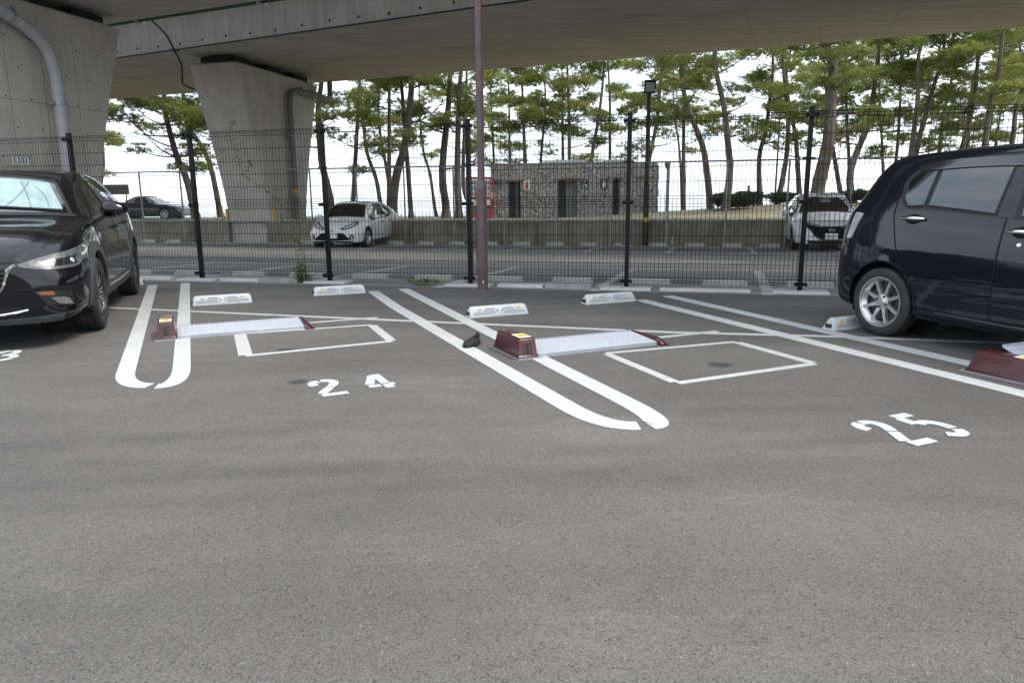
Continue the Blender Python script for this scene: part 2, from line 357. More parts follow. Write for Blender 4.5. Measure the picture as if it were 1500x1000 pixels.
# ------------------------------------------------------------------ mesh helpers
class MB:
    """collects shapes, then build() links them as ONE mesh object"""
    def __init__(self):
        self.v, self.f = [], []
    def add(self, verts, faces, M=None):
        o = len(self.v)
        if M is not None: verts = [M @ Vector(p) for p in verts]
        self.v += [tuple(p) for p in verts]
        self.f += [tuple(i + o for i in f) for f in faces]
        return self
    def hexa(self, p, M=None):          # 4 bottom points (counter-clockwise), 4 top points
        return self.add(p, [(3, 2, 1, 0), (4, 5, 6, 7), (0, 1, 5, 4), (1, 2, 6, 5), (2, 3, 7, 6), (3, 0, 4, 7)], M)
    def box(self, c, s, M=None):
        x, y, z = c; a, b, h = s[0] / 2, s[1] / 2, s[2] / 2
        return self.hexa([(x - a, y - b, z - h), (x + a, y - b, z - h), (x + a, y + b, z - h), (x - a, y + b, z - h),
                          (x - a, y - b, z + h), (x + a, y - b, z + h), (x + a, y + b, z + h), (x - a, y + b, z + h)], M)
    def prism(self, poly, z0, z1, M=None):   # polygon in xy, counter-clockwise
        n = len(poly)
        v = [(x, y, z0) for x, y in poly] + [(x, y, z1) for x, y in poly]
        f = [tuple(range(n - 1, -1, -1)), tuple(range(n, 2 * n))] + [(i, (i + 1) % n, n + (i + 1) % n, n + i) for i in range(n)]
        return self.add(v, f, M)
    def tube(self, path, r, seg=8, cap=True, M=None):
        path = [Vector(p) for p in path]
        n = len(path)
        rs = r if isinstance(r, (list, tuple)) else [r] * n
        v, f = [], []
        up = None
        for i, p in enumerate(path):
            t = (path[min(i + 1, n - 1)] - path[max(i - 1, 0)])
            t = t.normalized() if t.length > 1e-9 else Vector((0, 0, 1))
            if up is None:
                a = Vector((1, 0, 0)) if abs(t.x) < 0.8 else Vector((0, 1, 0))
                up = (a - t * a.dot(t)).normalized()
            else:
                up = up - t * up.dot(t)
                up = up.normalized() if up.length > 1e-6 else t.orthogonal().normalized()
            b = t.cross(up)
            for k in range(seg):
                w = 2 * math.pi * k / seg
                v.append(p + (up * math.cos(w) + b * math.sin(w)) * rs[i])
        for i in range(n - 1):
            for k in range(seg):
                a, c = i * seg + k, i * seg + (k + 1) % seg
                f.append((a, c, c + seg, a + seg))
        if cap:
            f.append(tuple(range(seg - 1, -1, -1))); f.append(tuple((n - 1) * seg + k for k in range(seg)))
        return self.add(v, f, M)
    def lathe(self, prof, seg=24, M=None, close=False):   # profile (r, z) about z
        v, f = [], []
        n = len(prof)
        for k in range(seg):
            w = 2 * math.pi * k / seg
            c, s = math.cos(w), math.sin(w)
            v += [(r * c, r * s, z) for r, z in prof]
        for k in range(seg):
            a, b = k * n, ((k + 1) % seg) * n
            for i in range(n if close else n - 1):
                j = (i + 1) % n
                f.append((a + i, b + i, b + j, a + j))
        return self.add(v, f, M)
    def disc(self, r, z, seg=24, M=None, up=True):
        v = [(r * math.cos(2 * math.pi * k / seg), r * math.sin(2 * math.pi * k / seg), z) for k in range(seg)]
        return self.add(v, [tuple(range(seg)) if up else tuple(range(seg - 1, -1, -1))], M)
    def grid(self, rows, M=None, flip=False):
        nu, nv = len(rows), len(rows[0])
        v = [p for r in rows for p in r]
        f = []
        for i in range(nu - 1):
            for j in range(nv - 1):
                q = (i * nv + j, i * nv + j + 1, (i + 1) * nv + j + 1, (i + 1) * nv + j)
                f.append(q[::-1] if flip else q)
        return self.add(v, f, M)
    def ribbon(self, pts, width, z, thick=0.004):
        pts = [Vector((p[0], p[1])) for p in pts]
        n = len(pts)
        L, Rr = [], []
        for i, p in enumerate(pts):
            d0 = (p - pts[i - 1]).normalized() if i > 0 else None
            d1 = (pts[i + 1] - p).normalized() if i < n - 1 else None
            d = ((d0 or d1) + (d1 or d0)).normalized()
            nn = Vector((-d.y, d.x))
            k = 1.0
            if d0 is not None and d1 is not None:
                k = 1 / max(0.6, nn.dot(Vector((-d0.y, d0.x))))
            L.append(p + nn * width / 2 * k); Rr.append(p - nn * width / 2 * k)
        zs = z if callable(z) else (lambda q: z)
        v, f = [], []
        for a, b in zip(L, Rr):
            v += [(a.x, a.y, zs(a)), (b.x, b.y, zs(b)), (a.x, a.y, zs(a) - thick), (b.x, b.y, zs(b) - thick)]
        for i in range(n - 1):
            o = 4 * i
            f += [(o, o + 1, o + 5, o + 4), (o + 2, o, o + 4, o + 6), (o + 1, o + 3, o + 7, o + 5)]
        f += [(0, 2, 3, 1), (4 * n - 4, 4 * n - 3, 4 * n - 1, 4 * n - 2)]
        return self.add(v, f)
    def mesh(self, name, m, smooth=False, angle=40):
        me = bpy.data.meshes.new(name)
        me.from_pydata(self.v, [], self.f)
        me.update()
        me.materials.append(MATS[m])
        if smooth:
            me.shade_smooth()
            me.set_sharp_from_angle(angle=R(angle))
        return me
    def build(self, name, m, parent=None, smooth=False, bevel=0, angle=40, loc=None, rot=None, seg=2):
        o = bpy.data.objects.new(name, self.mesh(name, m, smooth, angle))
        COL.objects.link(o)
        if parent is not None: o.parent = parent
        if loc is not None: o.location = loc
        if rot is not None: o.rotation_euler = rot
        if bevel:
            b = o.modifiers.new('bevel', 'BEVEL'); b.width = bevel; b.segments = seg; b.limit_method = 'ANGLE'; b.angle_limit = R(30)
        return o

def tag(o, label, cat, group=None):
    o['label'] = label; o['category'] = cat
    if group: o['group'] = group
    return o
def thing(name, label, cat, loc=(0, 0, 0), rotz=0.0, group=None):
    o = bpy.data.objects.new(name, None)
    o.empty_display_size = 0.1
    COL.objects.link(o)
    o.location = loc; o.rotation_euler = (0, 0, rotz)
    return tag(o, label, cat, group)
def structure(o):
    o['kind'] = 'structure'; return o
def copy_tree(o, parent=None, loc=None, rotz=None, label=None):
    c = o.copy(); COL.objects.link(c)
    if parent is not None: c.parent = parent
    if loc is not None: c.location = loc
    if rotz is not None: c.rotation_euler = (0, 0, rotz)
    if label: c['label'] = label
    for ch in list(o.children): copy_tree(ch, c)
    return c
def text_mesh(txt, size, depth=0.002):
    cu = bpy.data.curves.new('lettering', 'FONT')
    cu.body = txt; cu.size = size; cu.extrude = depth; cu.align_x = 'CENTER'; cu.align_y = 'CENTER'
    ob = bpy.data.objects.new('lettering', cu); COL.objects.link(ob)
    dg = bpy.context.evaluated_depsgraph_get()
    me = bpy.data.meshes.new_from_object(ob.evaluated_get(dg))
    bpy.data.objects.remove(ob); bpy.data.curves.remove(cu)
    return me
def text_part(txt, size, m, parent, loc, rot, name='lettering', depth=0.002):
    me = text_mesh(txt, size, depth)
    me.materials.clear(); me.materials.append(MATS[m])
    o = bpy.data.objects.new(name, me); COL.objects.link(o)
    o.parent = parent; o.location = loc; o.rotation_euler = rot
    return o
def arc(cx, cy, r, a0, a1, n=8):
    return [(cx + r * math.cos(R(a0 + (a1 - a0) * i / n)), cy + r * math.sin(R(a0 + (a1 - a0) * i / n))) for i in range(n + 1)]
def smooth_path(pts, sub=6):
    P = [Vector(p) for p in pts]
    out = []
    for i in range(len(P) - 1):
        p0, p1, p2, p3 = P[max(i - 1, 0)], P[i], P[i + 1], P[min(i + 2, len(P) - 1)]
        for k in range(sub):
            t = k / sub
            out.append(0.5 * ((2 * p1) + (p2 - p0) * t + (2 * p0 - 5 * p1 + 4 * p2 - p3) * t * t + (3 * p1 - p0 - 3 * p2 + p3) * t ** 3))
    out.append(P[-1])
    return out

# ================================================================== THE SETTING
# ---- the new asphalt of the parking lot: ends in a line just before the fence
mb = MB()
mb.add([W(-300, -400), W(300, -400), W(300, 8.8), W(-300, 8.8), W(-300, 8.8, -0.12), W(300, 8.8, -0.12)],
       [(0, 1, 2, 3), (3, 2, 5, 4)])
lot = structure(mb.build('parking_lot_ground', 'new_asphalt'))
# ---- the older, paler asphalt of the street and the bays on it, falling gently away
rows = []
for n in (8.6, 9.25, 10, 12, 14, 16, 18, 20, 22, 22.9):
    rows.append([W(s, n, road_z(n)) for s in (-300, -60, -30, 0, 30, 60, 300)])
mb = MB(); mb.grid(rows, flip=True)
road = structure(mb.build('road', 'old_asphalt'))

# ---- painted markings of the lot (parts of the ground they are painted on)
V = Vector((3.05, -0.88))                       # from one slanted bay to the next
def painted(name, strokes, width, m='road_paint', z=0.005, parent=lot):
    mb = MB()
    for st in strokes:
        mb.ribbon(st, width, z)
    return mb.build(name, m, parent)
# paired lines: each stroke ends in a rounded hook towards the other, a gap between
def hook(straight, ctrl, end):
    a, c, e = Vector(straight[-1]), Vector(ctrl), Vector(end)
    return [Vector(q) for q in straight] + [a * (1 - t) ** 2 + c * 2 * t * (1 - t) + e * t * t for t in [k / 10 for k in range(1, 11)]]
for w, strokes in ((0.115, (([(-4.87, 9.79), (-2.61, 4.76)], (-2.44, 4.37), (-2.265, 4.38)), ([(-4.52, 10.0), (-2.27, 4.84)], (-2.07, 4.37), (-2.215, 4.365)))),
                   (0.130, (([(-1.72, 8.93), (-1.23, 7.6), (0.31, 3.83)], (0.46, 3.47), (0.635, 3.495)), ([(-1.38, 9.16), (0.64, 3.93)], (0.80, 3.51), (0.69, 3.50)))),
                   (0.140, (([(1.43, 7.98), (1.63, 7.43), (3.36, 2.93)], (3.49, 2.59), (3.66, 2.61)), ([(1.80, 8.28), (3.1, 4.8), (3.66, 3.17)], (3.85, 2.63), (3.74, 2.64)))),
                   (0.120, (([(-7.9, 10.6), (-5.66, 5.64)], (-5.49, 5.25), (-5.32, 5.25)), ([(-7.55, 10.85), (-5.32, 5.72)], (-5.12, 5.24), (-5.26, 5.24))))):
    for st, c, e in strokes:
        painted('painted_line', [hook(st, c, e)], w)
# the long cross line behind the sensors and its short branches
painted('cross_line', [[(-12.0, 10.02), (-4.42, 7.76), (-1.37, 6.84), (1.37, 6.02), (2.53, 5.80), (4.05, 5.42), (9.0, 4.05)]], 0.075, 'thin_paint', 0.0035)
for k in (-1, 0, 1):
    o = V * k
    painted('short_line', [[(-2.02 + o.x, 6.60 + o.y), (-1.30 + o.x, 6.93 + o.y)]], 0.06, 'thin_paint', 0.0045)
    if k == -1: continue
    a, b, c, d = [Vector(q) for q in (((-2.34, 6.12), (-1.28, 6.51), (-0.97, 5.74), (-1.97, 5.23)) if k == 0 else
                                      ((0.69, 5.21), (1.76, 5.59), (2.07, 4.82), (1.02, 4.33)))]
    painted('sensor_box_line', [[a, b]], 0.05, 'thin_paint'); painted('sensor_box_line', [[d, c]], 0.06, 'thin_paint')
    painted('sensor_box_line', [[a + (d - a).normalized() * 0.026, d - (d - a).normalized() * 0.031]], 0.10 if k == 0 else 0.07, 'thin_paint', 0.0045)
    painted('sensor_box_line', [[b + (c - b).normalized() * 0.026, c - (c - b).normalized() * 0.031]], 0.08, 'thin_paint', 0.0045)
# stencilled bay numbers
STENCIL = {
    '2': [[(0.06, 0.70), (0.03, 0.80), (0.09, 0.91), (0.20, 0.945)], [(0.25, 0.95), (0.42, 0.925), (0.50, 0.80), (0.46, 0.66), (0.36, 0.53)],
          [(0.33, 0.49), (0.22, 0.36), (0.12, 0.24), (0.07, 0.17)], [(0.03, 0.06), (0.58, 0.06)]],
    '4': [[(0.36, 0.93), (0.25, 0.70), (0.09, 0.37)], [(0.03, 0.25), (0.30, 0.25)], [(0.44, 0.96), (0.44, 0.34)], [(0.44, 0.28), (0.44, 0.04)], [(0.51, 0.25), (0.62, 0.25)]],
    '5': [[(0.10, 0.94), (0.55, 0.94)], [(0.12, 0.86), (0.10, 0.60)], [(0.14, 0.565), (0.28, 0.61), (0.42, 0.57), (0.51, 0.44), (0.51, 0.27)],
          [(0.49, 0.21), (0.40, 0.08), (0.22, 0.05), (0.06, 0.14)]],
    '3': [[(0.05, 0.78), (0.14, 0.93), (0.28, 0.95)], [(0.33, 0.94), (0.46, 0.87), (0.46, 0.68), (0.30, 0.54), (0.20, 0.53)], [(0.34, 0.50), (0.51, 0.40), (0.51, 0.2)],
          [(0.48, 0.14), (0.34, 0.05), (0.16, 0.06), (0.04, 0.19)]],
    '6': [[(0.47, 0.86), (0.34, 0.95), (0.2, 0.92), (0.08, 0.7)], [(0.06, 0.62), (0.05, 0.3), (0.16, 0.1)], [(0.22, 0.06), (0.38, 0.07), (0.5, 0.22), (0.48, 0.42), (0.34, 0.53), (0.16, 0.48)]]}
def bay_number(txt, base, ang, h, gap):
    ex = Vector((math.cos(ang), math.sin(ang))); ey = Vector((-math.sin(ang), math.cos(ang)))
    for i, ch in enumerate(txt):
        mb = MB(); o = Vector(base) + ex * gap * i
        for si, st in enumerate(STENCIL[ch]):
            sp = smooth_path([(p[0], p[1], 0) for p in st], 3) if len(st) > 2 else [Vector((*p, 0)) for p in st]
            mb.ribbon([o + ex * (p.x - 0.3) * h * 0.70 + ey * p.y * h for p in sp], 0.057, 0.0045 + 0.0007 * si)
        mb.build('painted_digit', 'road_paint', lot)
bay_number('24', (-1.04, 4.12), R(26), 0.40, 0.30)
bay_number('25', (1.915, 3.19), R(24), 0.37, 0.27)
bay_number('23', (-4.02, 5.0), R(24), 0.40, 0.33)
# ---- worn markings of the street and the bays beyond the fence
for s in [-1.12 + 2.06 * k for k in range(-9, 8)]:
    tilt = 0.12
    z = lambda q: road_z(q.x * RS + q.y * RC) + 0.004
    mb = MB(); n0 = 8.84 if s > -3.5 else 9.6
    pts = [W(s + tilt * (n - 10) / 2.5, n).xy for n in np.linspace(n0, 12.55, 6)]
    mb.ribbon(pts, 0.13, z); mb.build('bay_line', 'old_paint', road)
    mb = MB(); pts = [W(s + 0.5 + 0.1 * (n - 18) / 3, n).xy for n in np.linspace(18.3, 21.6, 4)]
    mb.ribbon(pts, 0.12, z); mb.build('bay_line', 'old_paint', road)
    mb = MB()
    if int(round(s)) % 2 == 0:
        mb.ribbon([W(s - 0.9, 13.4).xy, W(s - 0.65, 13.15).xy], 0.05, z); mb.ribbon([W(s - 0.5, 13.4).xy, W(s - 0.5, 13.15).xy], 0.05, z)
        mb.build('faint_mark', 'old_paint', road)
for n, w, m, s0, s1 in ((12.62, 0.09, 'old_paint', -40, 30), (13.35, 0.05, 'rust_line', -40, 30), (14.6, 0.10, 'old_paint', -2.5, -0.75), (14.95, 0.10, 'old_paint', -0.2, 1.1),
                        (16.55, 0.10, 'old_paint', -2.5, 4), (18.15, 0.07, 'old_paint', -40, 30)):
    mb = MB(); pts = [W(s, n).xy for s in np.linspace(s0, s1, 6)]
    mb.ribbon(pts, w, (lambda q: road_z(q.x * RS + q.y * RC) + 0.0075)); mb.build('lane_line', m, road)

# ---- the park beyond the wall: a low bank of sandy earth and thin grass
def park_z(x, y):
    n = x * RS + y * RC; s = x * RC - y * RS
    base = 0.36 - 0.022 * (n - 22.3)
    berm = 0.62 / (1 + math.exp(-(s + 1.0) * 0.55)) * math.exp(-((n - 37) / 7.0) ** 2)
    berm += 0.06 * math.exp(-((n - 40) / 9.0) ** 2)
    fall = -0.02 * max(0, n - 46) ** 1.55
    return base + berm + fall + 0.05 * math.sin(x * 0.7 + y * 0.3) * math.sin(y * 0.45 - x * 0.2)
rows = []
for n in [22.42, 22.9, 23.5] + [24 + 1.6 * i for i in range(26)]:
    rows.append([(lambda p: (p.x, p.y, park_z(p.x, p.y) if n > 22.5 else 0.36))(W(s, n)) for s in np.arange(-95, 80, 2.2)])
mb = MB(); mb.grid(rows, flip=True)
park = structure(mb.build('park_ground', 'park_ground', smooth=True, angle=80))
# thin tufts of dry grass over it
rng = np.random.default_rng(3)
mb = MB()
for i in range(5200):
    n = 22.6 + 22 * rng.random() ** 1.5; s = rng.uniform(-26, 22)
    if -5.5 < s < 4 and 27.5 < n < 36: continue
    p = W(s, n); p.z = park_z(p.x, p.y)
    h = rng.uniform(0.04, 0.16); a = rng.uniform(0, 6.28)
    for k in range(3):
        a += 2.1; d = Vector((math.cos(a), math.sin(a), 0))
        mb.add([p - d.orthogonal().normalized() * 0.012, p + Vector((-d.y, d.x, 0)) * 0.014, p + d * h * 0.5 + Vector((0, 0, h))], [(0, 1, 2)])
g = mb.build('grass', 'grass'); g['kind'] = 'stuff'
g['label'] = 'thin dry grass tufts over the sandy park bank behind the wall'
# ---- the sea and far hills
mb = MB(); mb.grid([[(x, y, -3.2 - 0.017 * (y - 62)) for x in (-9000, -2000, -300, 0, 300, 2000, 9000)] for y in (55, 120, 400, 1500, 5000, 9000)], flip=True)
structure(mb.build('sea', 'sea_water'))

# ================================================================== THE VIADUCT
PIER_ROT = -R(14)
def pier(name, label, s0, n0, top, base, ztop=5.3, zflare=0.9):
    """flared pier: 1.75 m thick along the road, much longer across it at the head"""
    root = thing(name, label, 'pier', W(s0, n0, -0.3), PIER_ROT)
    z0, zt = -0.5, ztop + 0.3
    prof = [(z0, base[0], base[1]), (zflare, base[0], base[1])]
    for k in range(1, 9):
        t = k / 8
        e = t ** 1.25
        prof.append((zflare + (zt - 0.0 - zflare) * t, base[0] + (top[0] - base[0]) * e, base[1] + (top[1] - base[1]) * e))
    hx, ch = 0.875, 0.10
    rows = []
    for z, a, b in prof:
        rows.append([(hx, a + ch, z), (hx, b - ch, z), (hx - ch, b, z), (-hx + ch, b, z), (-hx, b - ch, z), (-hx, a + ch, z), (-hx + ch, a, z), (hx - ch, a, z), (hx, a + ch, z)])
    mb = MB(); mb.grid(rows)
    n = len(rows[0]); o = (len(rows) - 1) * n
    mb.f.append(tuple(o + i for i in range(n - 1)))
    mb.build('shaft', 'pier_concrete', root, smooth=True, angle=25)
    # cap ledge, bearings
    mb = MB(); mb.box((0, (top[0] + top[1]) / 2, zt + 0.035), (1.5, top[1] - top[0] - 0.35, 0.07)); mb.build('bearing_shelf', 'web_concrete', root)
    for y in np.linspace(top[0] + 0.75, top[1] - 0.75, 3):
        mb = MB(); mb.box((0, y, zt + 0.17), (1.15, 0.95, 0.20)); mb.build('bearing', 'bearing_rubber', root, bevel=0.01)
    # form joints (recessed dark lines) on the long side, tie holes
    def edge(z):
        t = max(0.0, (z - zflare) / (zt - zflare)) ** 1.25
        return base[0] + (top[0] - base[0]) * t, base[1] + (top[1] - base[1]) * t
    for z in (1.75, 3.55):
        a, b = edge(z)
        mb = MB(); mb.box((hx + 0.0005, (a + b) / 2, z), (0.003, b - a - 2 * ch - 0.02, 0.012)); mb.build('form_joint', 'joint_soft', root)
    for y in np.arange(base[0] + 0.35, base[1], 0.9):
        mb = MB(); mb.box((hx + 0.0005, y, zt / 2 + 0.1), (0.003, 0.010, zt - 0.6)); mb.build('form_joint', 'joint_soft', root)
    hole = MB(); hole.lathe([(0.0, 0.0), (0.015, 0.0), (0.019, 0.003)], 10); hm = hole.mesh('tie_hole', 'joint_dark')
    for z in np.arange(0.5, zt - 0.3, 0.62):
        a, b = edge(z)
        for y in np.arange(a + 0.3, b - 0.2, 0.62):
            o = bpy.data.objects.new('tie_hole', hm); COL.objects.link(o); o.parent = root
            o.location = (hx + 0.001, y + 0.03 * math.sin(z * 9), z); o.rotation_euler = (0, R(90), 0)
        for x in (-0.45, 0.35):
            o = bpy.data.objects.new('tie_hole', hm); COL.objects.link(o); o.parent = root
            sl = math.atan2((top[0] - base[0]), (zt - zflare)) if z > zflare else 0
            o.location = (x, a - 0.003, z); o.rotation_euler = (R(90) - sl, 0, 0)
    return root
P2 = pier('bridge_pier', 'flared concrete bridge pier with grey downpipe behind the white hatchback', -14.88, 23.6, (-2.6, 2.6), (-1.2, 1.2))
P1 = pier('bridge_pier', 'large flared concrete bridge pier with pale downpipe behind the black crossover', -14.95, 13.8, (-2.6, 2.6), (-1.2, 1.25))

def downpipe(name, label, root_loc, path, r, m, clamps, joints, tape=()):
    root = thing(name, label, 'downpipe', root_loc, PIER_ROT)
    mb = MB(); mb.tube(path, r, 18); mb.build('pipe', m, root, smooth=True, angle=60)
    for (p, d) in joints:
        q = Vector(d).to_track_quat('Z', 'Y').to_matrix().to_4x4()
        mb = MB(); mb.lathe([(r * 1.0, -0.09), (r * 1.13, -0.085), (r * 1.13, 0.085), (r * 1.0, 0.09)], 18, Matrix.Translation(p) @ q); mb.build('pipe_socket', m, root, smooth=True)
    for (p, d) in clamps:
        q = Vector(d).to_track_quat('Z', 'Y').to_matrix().to_4x4()
        mb = MB(); mb.lathe([(r * 1.02, -0.03), (r * 1.18, -0.03), (r * 1.18, 0.03), (r * 1.02, 0.03)], 18, Matrix.Translation(p) @ q, close=True)
        side = Vector(d).cross(Vector((1, 0, 0)))
        if side.length < 0.1: side = Vector((0, 1, 0))
        side.normalize()
        mb.box(Vector(p) - side * r * 1.45, (0.10, 0.09 if abs(side.y) > 0.5 else 0.06, 0.06 if abs(side.y) > 0.5 else 0.09))
        mb.box(Vector(p) - Vector((r * 1.05, 0, 0)), (r * 0.7, 0.06, 0.06))
        mb.build('pipe_clamp', 'galvanised', root)
    for p in tape:
        mb = MB(); mb.lathe([(r * 1.015, -0.06), (r * 1.02, -0.058), (r * 1.02, 0.058), (r * 1.015, 0.06)], 18, Matrix.Translation(p)); mb.build('yellow_tape', 'tape_yellow', root)
    return root
r1 = 0.128
path = smooth_path([(0, -1.9, 5.55), (0, -1.2, 5.25), (0, -0.62, 5.02), (0, -0.2, 4.72), (0, -0.03, 4.25), (0, 0.0, 3.7), (0, 0.0, 3.0), (0, 0.0, 1.5), (0, 0, 0.0)], 5)
downpipe('downpipe', 'pale grey plastic downpipe bending down the pier beside the number plate', W(-14.0 + r1 + 0.06, 13.93, -0.3), path, r1, 'pvc_light',
         [((0, 0, 3.55), (0, 0, 1)), ((0, 0, 2.05), (0, 0, 1)), ((0, -0.95, 5.16), (0, 0.85, -0.4))], [((0, 0, 3.85), (0, 0, 1)), ((0, 0.0, 1.95), (0, 0, 1)), ((0, -1.25, 5.28), (0, 0.9, -0.4))])
r2 = 0.105
path = smooth_path([(-0.2, 3.42, 6.1), (-0.2, 3.40, 5.62), (-0.12, 3.22, 5.34), (0, 2.8, 5.22), (0, 1.3, 5.22), (0, 0.5, 5.2), (0, 0.1, 5.05), (0, 0, 4.6), (0, 0, 4.0), (0, 0, 2), (0, 0, 0.1)], 5)
downpipe('downpipe', 'darker grey downpipe with yellow tape on the pier behind the fence', W(-13.99 + r2 + 0.05, 23.75, -0.35), path, r2, 'pvc_grey',
         [((0, 0, 3.65), (0, 0, 1)), ((0, 0, 1.62), (0, 0, 1)), ((0, 1.6, 5.22), (0, 1, 0)), ((0, 0.85, 5.22), (0, 1, 0))],
         [((0, 0, 4.1), (0, 0, 1)), ((0, 2.2, 5.22), (0, 1, 0)), ((0, 0, 0.45), (0, 0, 1))], [(0, 0, 1.75), (0, 0, 0.68)])
# yellow corner guards low on the farther pier
for x, y in ((0.88, -1.10), (-0.86, -1.21)):
    mb = MB(); mb.box((x, y, 0.72), (0.09, 0.09, 0.75)); mb.build('corner_guard', 'tape_yellow', P2, bevel=0.01)
# number plate on the nearer pier
pl = thing('number_plate', 'small white plate reading I.331 on the pier beside the pale pipe', 'plate', W(-14.06, 12.98, 1.98), PIER_ROT)
mb = MB(); mb.box((0, 0, 0), (0.012, 0.42, 0.15)); mb.build('plate', 'plate_white', pl, bevel=0.004)
text_part('I.331', 0.17, 'ink_black', pl, (0.0085, 0, 0.0), (R(90), 0, R(90)))

# ---- the deck: two box girders, a slab each; unseen gap opened to let light down
def line_n(pt, k): return lambda s: pt[1] + k * (s - pt[0])
g2n, g2f = line_n((-3.52, 17.67), -0.225), line_n((8.7, 24.22), -0.138)
g1f = line_n((-9.97, 16.06), -0.185)
g1n = lambda s: g1f(s) - 5.6
S0, S1 = -70.0, 60.0
viaduct = thing('viaduct', 'concrete road viaduct on two box girders spanning across the top', 'viaduct', (0, 0, 0))
ZB, ZT = 5.62, 7.35
def girder(fn, ff, m):
    ss = np.arange(S0, S1 + 1, 5.0)
    rows = []
    for s in ss:
        a, b = fn(s), ff(s)
        rows.append([W(s, a - 0.02, ZT), W(s, a, ZB + 0.02), W(s, a + 0.03, ZB), W(s, b - 0.03, ZB), W(s, b, ZB + 0.02), W(s, b + 0.02, ZT)])
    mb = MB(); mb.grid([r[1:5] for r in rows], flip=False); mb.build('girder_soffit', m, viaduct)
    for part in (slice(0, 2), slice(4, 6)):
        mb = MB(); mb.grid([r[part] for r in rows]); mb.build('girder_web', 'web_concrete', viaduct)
girder(g2n, g2f, 'girder_concrete'); girder(g1n, g1f, 'girder_concrete')
def slab(edge_a, web_a, web_b, edge_b):                 # deck slab with parapets on one box girder
    rows = []
    for s in np.arange(S0, S1 + 1, 5.0):
        a, b, c, d = edge_a(s), web_a(s), web_b(s), edge_b(s)
        rows.append([W(s, a, ZT + 1.1), W(s, a, ZT - 0.24), W(s, a + 0.2, ZT - 0.26), W(s, b - 0.02, ZT), W(s, c + 0.02, ZT), W(s, d - 0.2, ZT - 0.26), W(s, d, ZT - 0.24), W(s, d, ZT + 1.1),
                     W(s, d - 0.25, ZT + 1.1), W(s, d - 0.25, ZT + 0.3), W(s, a + 0.25, ZT + 0.3), W(s, a + 0.25, ZT + 1.1), W(s, a, ZT + 1.1)])
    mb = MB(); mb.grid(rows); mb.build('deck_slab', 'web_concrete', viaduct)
slab(lambda s: g1n(s) - 1.2, g1n, g1f, lambda s: g1f(s) + 0.55)  # overhangs out of view, cut short so more light falls under the deck
slab(lambda s: g2n(s) - 0.55, g2n, g2f, lambda s: g2f(s) + 1.2)
# dark drip groove and anchor holes along the near web of the far girder
mb = MB()
for i in range(26):
    s0, s1 = S0 + 5 * i, S0 + 5 * (i + 1)
    mb.hexa([W(s0, g2n(s0) - 0.03, ZB + 0.005), W(s1, g2n(s1) - 0.03, ZB + 0.005), W(s1, g2n(s1) - 0.012, ZB + 0.005), W(s0, g2n(s0) - 0.012, ZB + 0.005),
             W(s0, g2n(s0) - 0.03, ZB + 0.045), W(s1, g2n(s1) - 0.03, ZB + 0.045), W(s1, g2n(s1) - 0.012, ZB + 0.045), W(s0, g2n(s0) - 0.012, ZB + 0.045)])
mb.build('drip_strip', 'joint_dark', viaduct)
hole = MB(); hole.lathe([(0.0, 0.0), (0.032, 0.0), (0.036, 0.006)], 8); hm = hole.mesh('anchor_hole', 'joint_dark')
for s in np.arange(-24, 6, 0.95):
    o = bpy.data.objects.new('anchor_hole', hm); COL.objects.link(o); o.parent = viaduct
    o.location = W(s, g2n(s) - 0.008, ZB + 0.20 + 0.02 * math.sin(s * 5)); o.rotation_euler = (R(90), 0, -R(14) - math.atan(0.225))
# green drain pipe along the near girder and a slack black cable
gp = thing('drain_pipe', 'dark green drain pipe running under the viaduct deck', 'pipe', W(-10, g1f(-10), 5.5))
o0 = gp.location
mb = MB(); mb.tube([W(s, g1f(s) + 0.14, ZB + 0.07) - o0 for s in np.arange(-40, 30, 2)], 0.085, 12); mb.build('pipe', 'green_pipe', gp, smooth=True)
for s in np.arange(-38, 28, 4):
    mb = MB(); p = W(s, g1f(s) + 0.14, ZB + 0.07) - o0
    mb.box((0, 0, 0), (0.05, 0.3, 0.22), Matrix.Translation(p) @ Matrix.Rotation(-R(14 + 10.5), 4, 'Z')); mb.build('hanger', 'galvanised', gp)
cb = thing('hanging_cable', 'slack black cable looping from the deck down to the pier head', 'cable', (-9.5, 20.0, 5.7))
o0 = cb.location
mb = MB(); mb.tube([p - o0 for p in smooth_path([(-9.45, 19.9, 5.76), (-9.62, 20.8, 5.86), (-9.80, 22.0, 5.74), (-9.86, 22.6, 5.42), (-9.84, 22.9, 5.12), (-9.88, 23.0, 4.80), (-9.95, 23.2, 4.58), (-9.98, 24.0, 4.55)], 6)], 0.028, 8)
mb.build('cable', 'cable_black', cb, smooth=True)
mb = MB(); mb.box((0, 0, 0), (0.22, 0.03, 0.05), Matrix.Translation(Vector((-9.85, 22.6, 5.45)) - o0) @ Matrix.Rotation(R(8), 4, 'Y')); mb.build('cable_clip', 'joint_dark', cb)

